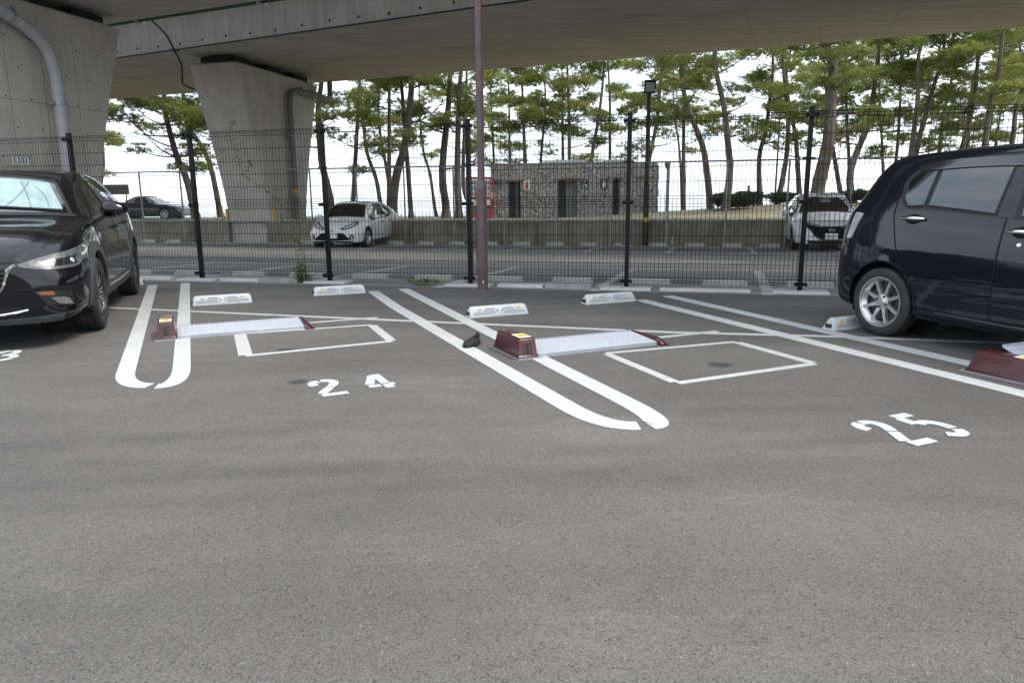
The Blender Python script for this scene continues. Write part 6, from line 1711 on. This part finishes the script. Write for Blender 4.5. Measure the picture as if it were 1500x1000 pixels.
gr = cx.patch('grille', 'front', [(-.41, .628), (0, .640), (.41, .628)], [(-.34, .470), (0, .385), (.34, .470)], 'gap_black', 0.006, 16, 8)
for z, w in ((.60, .385), (.565, .37), (.53, .355), (.495, .34), (.46, .28), (.43, .18)):
    cx.seam('grille_bar', 'front', [(-w, z), (0, z - .004), (w, z)], 0.012, 'rim_gunmetal', 0.012, parent=gr, h=0.006)
cx.seam('chrome_wing', 'front', [(-.44, .655), (-.40, .630), (-.375, .57), (-.32, .468), (-.15, .405), (0, .385), (.15, .405), (.32, .468), (.375, .57), (.40, .630), (.44, .655)], 0.026, 'chrome', 0.010, h=0.014, n=50)
cx.seam('hood_lip', 'front', [(-.44, .672), (0, .690), (.44, .672)], 0.008)
cx.patch('lower_intake', 'front', [(-.46, .335), (0, .345), (.46, .335)], [(-.42, .265), (0, .26), (.42, .265)], 'gap_black', 0.006, 12, 4)
cx.seam('intake_strip', 'front', [(-.50, .315), (-.3, .285), (0, .282), (.3, .285), (.50, .315)], 0.016, 'chrome', 0.012, h=0.006)
cx.patch('bumper_skirt', 'front', [(-.72, .268), (-.4, .252), (0, .248), (.4, .252), (.72, .268)], [(-.70, .215), (0, .208), (.70, .215)], 'clad_plastic', 0.012, 18, 3, skirt=0.03)
mb = MB(); mb.box((2.20, 0, .47), (.012, .33, .165)); pt = mb.build('number_plate', 'plate_white', cx.root, bevel=.004)
cx.window('rear', [(-.48, 1.27), (0, 1.30), (.48, 1.27)], [(-.56, 1.08), (0, 1.09), (.56, 1.08)], name='rear_window')

# ---------------------------------------------------------------- navy kei hatchback seen from its side
AX = (1.2275, -1.2275)
mi = Car('parked_car', 'dark navy kei hatchback with chrome door handles seen from the side', (4.09, 4.92, 0), R(-69.3), [
    (-1.80, .28, .52, .50, .48, .58, .42, .63, .64), (-1.775, .25, .62, .50, .58, .70, .48, .80, .82), (-1.71, .22, .685, .50, .635, .90, .52, 1.01, 1.03), (-1.61, .20, .71, .50, .66, .97, .53, 1.16, 1.19),
    (-1.46, .19, .725, .50, .67, .99, .53, 1.325, 1.365), (-1.33, .19, .73, .50, .675, .99, .53, 1.39, 1.443), (-1.0, .18, .735, .50, .68, .98, .535, 1.415, 1.470), (-.4, .17, .737, .50, .685, .95, .54, 1.43, 1.488),
    (.1, .17, .737, .50, .685, .93, .535, 1.415, 1.472), (.45, .17, .737, .5, .685, .915, .525, 1.36, 1.415), (.75, .17, .735, .5, .685, .905, .545, 1.20, 1.255), (1.08, .17, .735, .5, .68, .90, .575, .985, 1.025),
    (1.3, .18, .73, .5, .66, .84, .56, .905, .945), (1.5, .19, .70, .48, .61, .72, .5, .80, .84), (1.60, .20, .62, .46, .52, .60, .42, .68, .70), (1.63, .24, .5, .45, .42, .52, .34, .58, .60)],
    'paint_navy', AX, 0.278, 0.325)
mi.wheels(AX, 0.655, 0.278, 0.155, dict(n=8, rim=0.71, mat='rim_silver', bolts=4, w0=0.040, w1=0.026))
mi.window('front', [(-.46, 1.36), (0, 1.40), (.46, 1.36)], [(-.60, 1.02), (0, 1.05), (.60, 1.02)], name='windscreen')
mi.window('rear', [(-.45, 1.34), (0, 1.37), (.45, 1.34)], [(-.54, 1.03), (0, 1.05), (.54, 1.03)], name='rear_window')
for sg in (-1, 1):
    fd = mi.patch('door', 'side', [(.92, .925), (.4, .935), (-.275, .945)], [(.90, .275), (.3, .262), (-.285, .268)], 'paint_navy', 0.0015, 20, 14, sg, skirt=0.004)
    rd = mi.patch('door', 'side', [(-.305, .946), (-.7, .965), (-1.14, .985)], [(-.315, .268), (-.56, .275), (-.80, .318)], 'paint_navy', 0.0015, 20, 14, sg, skirt=0.004)
    # dark band round the glass, then glass
    mi.patch('glass_surround', 'side', [(.92, .955), (.60, 1.215), (.30, 1.355), (-.25, 1.372), (-.9, 1.362), (-1.10, 1.318), (-1.185, 1.225)], [(.92, .930), (.5, .945), (0, .955), (-.30, .968), (-.9, 1.020), (-1.10, 1.022), (-1.172, 1.10)], 'trim_black', 0.0030, 40, 10, sg, skirt=0.006)
    mi.window('side', [(.84, .985), (.58, 1.185), (.30, 1.318), (-.215, 1.332)], [(.84, .962), (.5, .965), (0, .972), (-.20, .978)], sg, parent=fd, frame=0.014)
    mi.window('side', [(-.335, 1.328), (-.62, 1.328), (-.885, 1.315)], [(-.375, .992), (-.62, 1.018), (-.915, 1.045)], sg, parent=rd, frame=0.014)
    mi.window('side', [(-.915, 1.312), (-1.03, 1.302), (-1.10, 1.275), (-1.145, 1.225)], [(-.945, 1.047), (-1.03, 1.040), (-1.09, 1.045), (-1.142, 1.105)], sg, frame=0.014, name='quarter_window')
    mi.patch('door_visor', 'side', [(-.25, 1.378), (-.6, 1.380), (-.95, 1.368), (-1.10, 1.335)], [(-.27, 1.312), (-.6, 1.316), (-.92, 1.306), (-1.07, 1.295)], 'visor_smoke', 0.018, 20, 4, sg, skirt=-0.008)
    mi.patch('door_visor', 'side', [(.50, 1.285), (.28, 1.375), (0, 1.385), (-.225, 1.380)], [(.52, 1.225), (.28, 1.308), (0, 1.318), (-.215, 1.315)], 'visor_smoke', 0.018, 18, 4, sg, skirt=-0.008)
    mi.patch('pillar', 'side', [(-.235, 1.325), (-.32, 1.325)], [(-.235, .968), (-.355, .975)], 'paint_navy', 0.0045, 4, 10, sg, skirt=0.006)
    mi.seam('door_gap', 'side', [(-.255, 1.385), (-.275, 1.1), (-.292, .95), (-.300, .6), (-.298, .27)], 0.0075, sg=sg)
    mi.seam('door_gap', 'side', [(-1.195, 1.10), (-1.20, .99), (-1.165, .86), (-1.095, .655), (-1.0, .52), (-.86, .345), (-.79, .292), (-.70, .272), (-.30, .262)], 0.0075, sg=sg, n=50)
    mi.seam('door_gap', 'side', [(.93, .945), (.935, .6), (.90, .27)], 0.0075, sg=sg); mi.seam('door_gap', 'side', [(.90, .268), (.3, .258), (-.29, .260)], 0.0075, sg=sg)
    mi.seam('door_frame_line', 'side', [(-1.19, 1.11), (-1.19, 1.21), (-1.12, 1.325), (-.95, 1.385), (-.6, 1.402), (-.25, 1.404), (.2, 1.392)], 0.006, sg=sg, n=44)
    mi.seam('roof_moulding', 'side', [(-1.36, 1.38), (-1.15, 1.425), (-.9, 1.438), (-.3, 1.447), (.2, 1.435)], 0.010, 'trim_black', 0.004, sg, n=30)
    mi.handle(-.165, .878, sg, 'chrome', .20, fd); mi.handle(-1.01, .945, sg, 'chrome', .22, rd)
    kl, kn = mi.cast('side', -.165, .795, sg)
    mb = MB(); mb.lathe([(0, .006), (.010, .006), (.014, .002), (.016, 0)], 14, Matrix.Translation(kl + kn * .002) @ kn.to_track_quat('Z', 'Y').to_matrix().to_4x4()); mb.build('key_lock', 'chrome', fd, smooth=True)
    mi.seam('sill_gap', 'side', [(.85, .232), (0, .222), (-.85, .240)], 0.010, sg=sg)
    mi.seam('sill_edge', 'side', [(.80, .258), (0, .248), (-.72, .262)], 0.010, 'rim_gunmetal', 0.004, sg, h=0.004)
    # tail lamp, bumper split, fuel side crease
    mi.patch('tail_lamp', 'corner', [(.668, .975), (.70, .985), (.74, .985)], [(.715, .775), (.73, .772), (.76, .775)], 'lamp_tail', 0.010, 10, 8, sg, yaw=132)
    mi.seam('bumper_gap', 'side', [(-1.66, .76), (-1.60, .66), (-1.57, .55), (-1.545, .47)], 0.0075, sg=sg)
    mi.seam('tail_gap', 'side', [(-1.30, 1.385), (-1.44, 1.24), (-1.55, 1.06)], 0.006, sg=sg)
    mi.mirror(.72, .80, .985, sg, 'paint_navy', (.14, .20, .15))
    mi.patch('headlight', 'corner', [(-1.06, .72), (-.80, .79), (-.52, .83)], [(-1.04, .60), (-.8, .62), (-.52, .70)], 'lamp_lens', 0.006, 12, 6, sg, yaw=40)
    o, i = [], []
    for ax in AX:
        o, i = [], []
        for k in range(15):
            a = R(-18 + 216 * k / 14)
            o.append((ax + .338 * math.cos(a), .278 + .338 * math.sin(a))); i.append((ax + .322 * math.cos(a), .278 + .322 * math.sin(a)))
        mi.patch('arch_lip', 'side', o, i, 'paint_navy', 0.006, 26, 2, sg, skirt=0.02)
mi.patch('grille', 'front', [(-.35, .56), (.35, .56)], [(-.35, .48), (.35, .48)], 'gap_black', 0.006, 8, 3)
mb = MB(); mb.box((1.645, 0, .42), (.012, .33, .165)); mb.build('number_plate', 'plate_white', mi.root, bevel=.004)
mb = MB(); mb.box((-1.70, 0, 1.40), (.10, .9, .03), Matrix.Translation((.40, 0, .02))); mb.build('rear_spoiler', 'paint_navy', mi.root, bevel=.012)

# ---------------------------------------------------------------- white hybrid hatchback across the street
AX = (1.275, -1.275)
def hatch(name, label, loc, head, H, hw, paint):
    k = H / 1.455; j = hw / 0.845
    base = [(-1.97, .36, .60, .62, .56, .82, .48, .90, .92), (-1.92, .30, .70, .62, .66, .90, .58, 1.00, 1.03), (-1.80, .26, .79, .62, .72, .98, .60, 1.12, 1.15), (-1.55, .22, .83, .62, .755, .99, .58, 1.22, 1.26),
            (-1.1, .19, .843, .60, .775, .96, .56, 1.33, 1.37), (-.5, .18, .845, .58, .785, .92, .55, 1.395, 1.445), (0, .18, .845, .57, .785, .89, .545, 1.405, 1.455), (.35, .18, .845, .57, .785, .875, .545, 1.345, 1.40),
            (.75, .18, .845, .57, .785, .865, .59, 1.15, 1.21), (1.22, .18, .84, .56, .78, .86, .66, .915, .955), (1.5, .18, .825, .54, .74, .80, .62, .835, .87), (1.78, .18, .78, .50, .66, .68, .54, .73, .765),
            (1.93, .18, .69, .46, .56, .58, .46, .63, .66), (2.01, .20, .58, .42, .47, .50, .38, .55, .57), (2.03, .24, .48, .40, .40, .46, .32, .50, .51)]
    st = [(x, zl, ym * j, zm * k, yb * j, zb * k, yt * j, zt * k, zc * k) for x, zl, ym, zm, yb, zb, yt, zt, zc in base]
    return Car(name, label, loc, head, st, paint, AX, 0.30, 0.345), k, j
def hatch_common(c, k, j, paint, m_lamp):
    c.window('front', [(-.48 * j, 1.325 * k), (0, 1.37 * k), (.48 * j, 1.325 * k)], [(-.655 * j, .96 * k), (0, .985 * k), (.655 * j, .96 * k)], name='windscreen', frame=.03)
    c.window('rear', [(-.48 * j, 1.24 * k), (0, 1.26 * k), (.48 * j, 1.24 * k)], [(-.55 * j, 1.05 * k), (0, 1.06 * k), (.55 * j, 1.05 * k)], name='rear_window')
    for sg in (-1, 1):
        fd = c.patch('door', 'side', [(.95, .86 * k), (.5, .862 * k), (-.12, .885 * k)], [(.90, .27), (.4, .262), (-.12, .262)], paint, 0.0015, 16, 10, sg, skirt=.004)
        rd = c.patch('door', 'side', [(-.15, .886 * k), (-.5, .905 * k), (-.92, .93 * k)], [(-.15, .262), (-.5, .262), (-.80, .31)], paint, 0.0015, 16, 10, sg, skirt=.004)
        c.window('side', [(.98, .90 * k), (.66, 1.15 * k), (.34, 1.30 * k), (-.06, 1.345 * k)], [(.98, .885 * k), (.66, .888 * k), (.34, .892 * k), (-.10, .905 * k)], sg, parent=fd, frame=.018)
        c.window('side', [(-.13, 1.345 * k), (-.5, 1.33 * k), (-.85, 1.26 * k), (-1.15, 1.14 * k)], [(-.16, .908 * k), (-.5, .925 * k), (-.85, .95 * k), (-1.15, 1.03 * k)], sg, parent=rd, frame=.018)
        c.seam('door_gap', 'side', [(.97, .87 * k), (.96, .5), (.91, .265)], .009, sg=sg); c.seam('door_gap', 'side', [(-.135, .89 * k), (-.135, .5), (-.135, .262)], .009, sg=sg)
        c.seam('door_gap', 'side', [(-.95, .94 * k), (-1.0, .8), (-.92, .55), (-.83, .40), (-.80, .30)], .009, sg=sg)
        c.handle(-.02, .80 * k, sg, paint, parent=fd); c.handle(-.80, .84 * k, sg, paint, parent=rd)
        c.mirror(.74, .93 * j, .965 * k, sg, paint, (.15, .22, .14))
        c.seam('sill_gap', 'side', [(.85, .235), (-.85, .235)], .012, sg=sg)
        for ax in AX:
            o, i = [], []
            for q in range(13):
                a = R(-18 + 216 * q / 12)
                o.append((ax + .358 * math.cos(a), .30 + .358 * math.sin(a))); i.append((ax + .342 * math.cos(a), .30 + .342 * math.sin(a)))
            c.patch('arch_lip', 'side', o, i, paint, 0.006, 22, 2, sg, skirt=.02)
        c.patch('tail_light', 'rear', [(sg * .48 * j, .98 * k), (sg * .66 * j, .96 * k)], [(sg * .50 * j, .72 * k), (sg * .68 * j, .74 * k)], 'lamp_red', .006, 6, 4)
aq, k, j = hatch('parked_car', 'white hybrid hatchback with black mouth grille parked across the street', (*W(-10.3, 21.25).xy, road_z(20.6) - 0.015), R(-99), 1.36, .845, 'paint_white')
hatch_common(aq, k, j, 'paint_white', None)
aq.wheels(AX, 0.735, 0.30, 0.175, dict(n=9, rim=0.66, mat='rim_silver', bolts=5, w0=0.036, w1=0.052))
gq = aq.patch('grille', 'front', [(-.34, .46), (0, .475), (.34, .46)], [(-.56, .27), (0, .245), (.56, .27)], 'gap_black', .008, 16, 6)
for z, w in ((.43, .33), (.40, .37)): aq.seam('grille_bar', 'front', [(-w, z), (w, z)], .012, 'trim_black', .014, parent=gq, h=.006)
for sg in (-1, 1):
    hl = aq.patch('headlight', 'corner', [(-1.10, .585), (-.82, .70), (-.50, .80)], [(-1.04, .545), (-.80, .60), (-.56, .70)], 'lamp_lens', .008, 14, 6, sg, yaw=40)
    aq.patch('lamp_reflector', 'corner', [(-1.0, .60), (-.80, .685), (-.60, .745)], [(-.98, .575), (-.80, .625), (-.62, .69)], 'lamp_clear', .012, 10, 4, sg, hl, yaw=40)
    fo = aq.patch('fog_lamp', 'corner', [(-.90, .40), (-.84, .425), (-.78, .40)], [(-.90, .31), (-.84, .285), (-.78, .31)], 'trim_black', .008, 8, 5, sg, yaw=40)
    pl_, nn_ = aq.cast('corner', -.84, .355, sg, 40); mb = MB(); mb.lathe([(0, .012), (.034, .008), (.038, 0)], 14, Matrix.Translation(pl_ + nn_ * .008) @ nn_.to_track_quat('Z', 'Y').to_matrix().to_4x4()); mb.build('fog_lens', 'lamp_clear', fo, smooth=True)
mb = MB(); mb.box((2.055, 0, .40), (.012, .33, .165)); mb.build('number_plate', 'plate_white', aq.root, bevel=.004)
aq.seam('bumper_strip', 'front', [(-.62, .225), (0, .215), (.62, .225)], .04, 'trim_black', .010)
pl_, nn_ = aq.cast('front', 0, .535); mb = MB(); mb.tube([pl_ + nn_ * .012 + Vector((0, .055 * math.cos(a), .038 * math.sin(a))) for a in np.linspace(0, 2 * math.pi, 21)], .007, 6); mb.tube([pl_ + nn_ * .012 + Vector((0, .022 * math.cos(a), .036 * math.sin(a))) for a in np.linspace(0, 2 * math.pi, 17)], .005, 6); mb.build('emblem', 'chrome', aq.root)

# ---------------------------------------------------------------- white electric hatchback, head on
lf, k, j = hatch('parked_car', 'white electric hatchback with dark V-shaped nose seen head on', (*W(3.42, 22.15 - 0.1).xy, road_z(20.8)), R(-104), 1.47, .89, 'paint_white')
hatch_common(lf, k, j, 'paint_white', None)
lf.wheels(AX, 0.77, 0.31, 0.195, dict(n=5, rim=0.68, mat='rim_gunmetal', bolts=5, w0=0.06, w1=0.07, cut=True))
gl = lf.patch('nose_panel', 'front', [(-.66, .665), (-.3, .635), (0, .63), (.3, .635), (.66, .665)], [(-.40, .42), (-.24, .315), (0, .30), (.24, .315), (.40, .42)], 'gap_black', .008, 20, 8)
lf.seam('v_strip', 'front', [(-.66, .655), (-.50, .54), (-.40, .40), (-.26, .30), (0, .285), (.26, .30), (.40, .40), (.50, .54), (.66, .655)], .022, 'chrome', .014, h=.006, n=44, curve=False)
pl_, nn_ = lf.cast('front', 0, .545)
pl_ = Vector((pl_.x + .02, 0, .545))
mb = MB(); mb.tube([pl_ + Vector((.006, .062 * math.cos(a), .055 * math.sin(a))) for a in np.linspace(0, 2 * math.pi, 25)], .008, 6); mb.box(pl_ + Vector((.008, 0, 0)), (.012, .15, .02)); mb.build('emblem', 'chrome', lf.root)
mb = MB(); mb.box((2.07, 0, .385), (.014, .30, .15)); npl = mb.build('number_plate', 'plate_white', lf.root, bevel=.004)
text_part('28-23', .085, 'plate_green', npl, (2.079, 0.0, .372), (R(90), 0, R(90)))
for sg in (-1, 1):
    hl = lf.patch('headlight', 'corner', [(-1.13, .625), (-.86, .70), (-.52, .80)], [(-1.12, .595), (-.88, .625), (-.60, .70)], 'lamp_dark', .009, 14, 5, sg, yaw=40)
    lf.seam('light_strip', 'corner', [(-1.10, .615), (-.86, .672), (-.62, .735)], .018, 'lamp_clear', .013, sg, hl, yaw=40)
    lf.seam('hood_crease', 'front', [(sg * .30, .655), (sg * .36, .78), (sg * .45, .90)], .016, 'paint_white', .003, h=.010)
lf.patch('lower_intake', 'front', [(-.58, .285), (0, .28), (.58, .285)], [(-.52, .205), (0, .20), (.52, .205)], 'trim_black', .010, 14, 4)
mb = MB(); mb.box((0, 0, 0), (.02, .26, .13), Matrix.Translation((1.0, 0.05, 1.27)))
mir = lf.patch('cabin_mirror', 'front', [(-.13, 1.30), (.13, 1.30)], [(-.13, 1.23), (.13, 1.23)], 'galvanised', .0085, 6, 3)

# ---------------------------------------------------------------- dark open two-seater with its soft top up, on the park bank
AX = (1.165, -1.165)
rx_, ry_ = -19.3, 39.5
ro = Car('parked_car', 'black two-seat convertible with pale soft top parked beyond the wall', (rx_, ry_, park_z(rx_, ry_) - 0.02), R(-4), [
    (-1.96, .34, .62, .55, .58, .70, .48, .76, .78), (-1.90, .27, .72, .55, .68, .78, .60, .86, .88), (-1.6, .20, .82, .55, .75, .84, .64, .90, .93), (-1.15, .17, .85, .55, .77, .84, .66, .90, .94),
    (-.80, .16, .85, .54, .77, .82, .56, 1.06, 1.10), (-.50, .16, .85, .54, .77, .81, .52, 1.17, 1.215), (-.1, .16, .85, .54, .77, .80, .52, 1.18, 1.225), (.20, .16, .85, .54, .77, .80, .54, 1.10, 1.15), (.66, .16, .85, .53, .77, .79, .64, .86, .90),
    (1.1, .17, .85, .53, .75, .76, .62, .80, .84), (1.55, .17, .82, .50, .70, .68, .56, .72, .75), (1.82, .17, .72, .46, .60, .58, .46, .62, .64), (1.95, .20, .58, .42, .48, .50, .36, .53, .545), (1.97, .24, .48, .40, .4, .46, .3, .49, .5)],
    'paint_dark', AX, 0.30, 0.34)
ro.wheels(AX, 0.74, 0.30, 0.19, dict(n=7, rim=0.70, mat='rim_silver', bolts=5, w0=0.03, w1=0.04))
ro.window('front', [(-.45, 1.10), (0, 1.14), (.45, 1.10)], [(-.62, .90), (0, .92), (.62, .90)], name='windscreen')
ro.patch('soft_top', 'top', [(-1.02, -.50), (-.8, -.535), (-.4, -.51), (.14, -.50)], [(-1.02, .50), (-.8, .535), (-.4, .51), (.14, .50)], 'soft_top', .012, 20, 12)
for sg in (-1, 1):
    ro.window('side', [(.52, .90), (.25, 1.08), (.02, 1.135), (-.40, 1.13)], [(.52, .825), (.25, .828), (.0, .83), (-.46, .835)], sg, frame=.016, m='lamp_clear' if False else 'car_glass')
    ro.patch('soft_top_side', 'side', [(-.44, 1.13), (-.62, 1.10), (-1.0, .985)], [(-.50, .86), (-.7, .865), (-1.05, .93)], 'soft_top', .010, 8, 5, sg)
    ro.seam('door_gap', 'side', [(.62, .80), (.62, .45), (.58, .25)], .009, sg=sg); ro.seam('door_gap', 'side', [(-.56, .83), (-.58, .5), (-.50, .25)], .009, sg=sg)
    ro.mirror(.48, .90, .88, sg, 'paint_dark', (.13, .18, .12)); ro.handle(-.42, .72, sg, 'paint_dark')
    ro.patch('headlight', 'corner', [(-1.0, .55), (-.7, .63), (-.5, .66)], [(-.98, .49), (-.7, .55), (-.5, .60)], 'lamp_lens', .006, 10, 4, sg, yaw=40)
    ro.patch('tail_light', 'rear', [(sg * .38, .76), (sg * .6, .76)], [(sg * .40, .66), (sg * .6, .66)], 'lamp_red', .006, 6, 3)
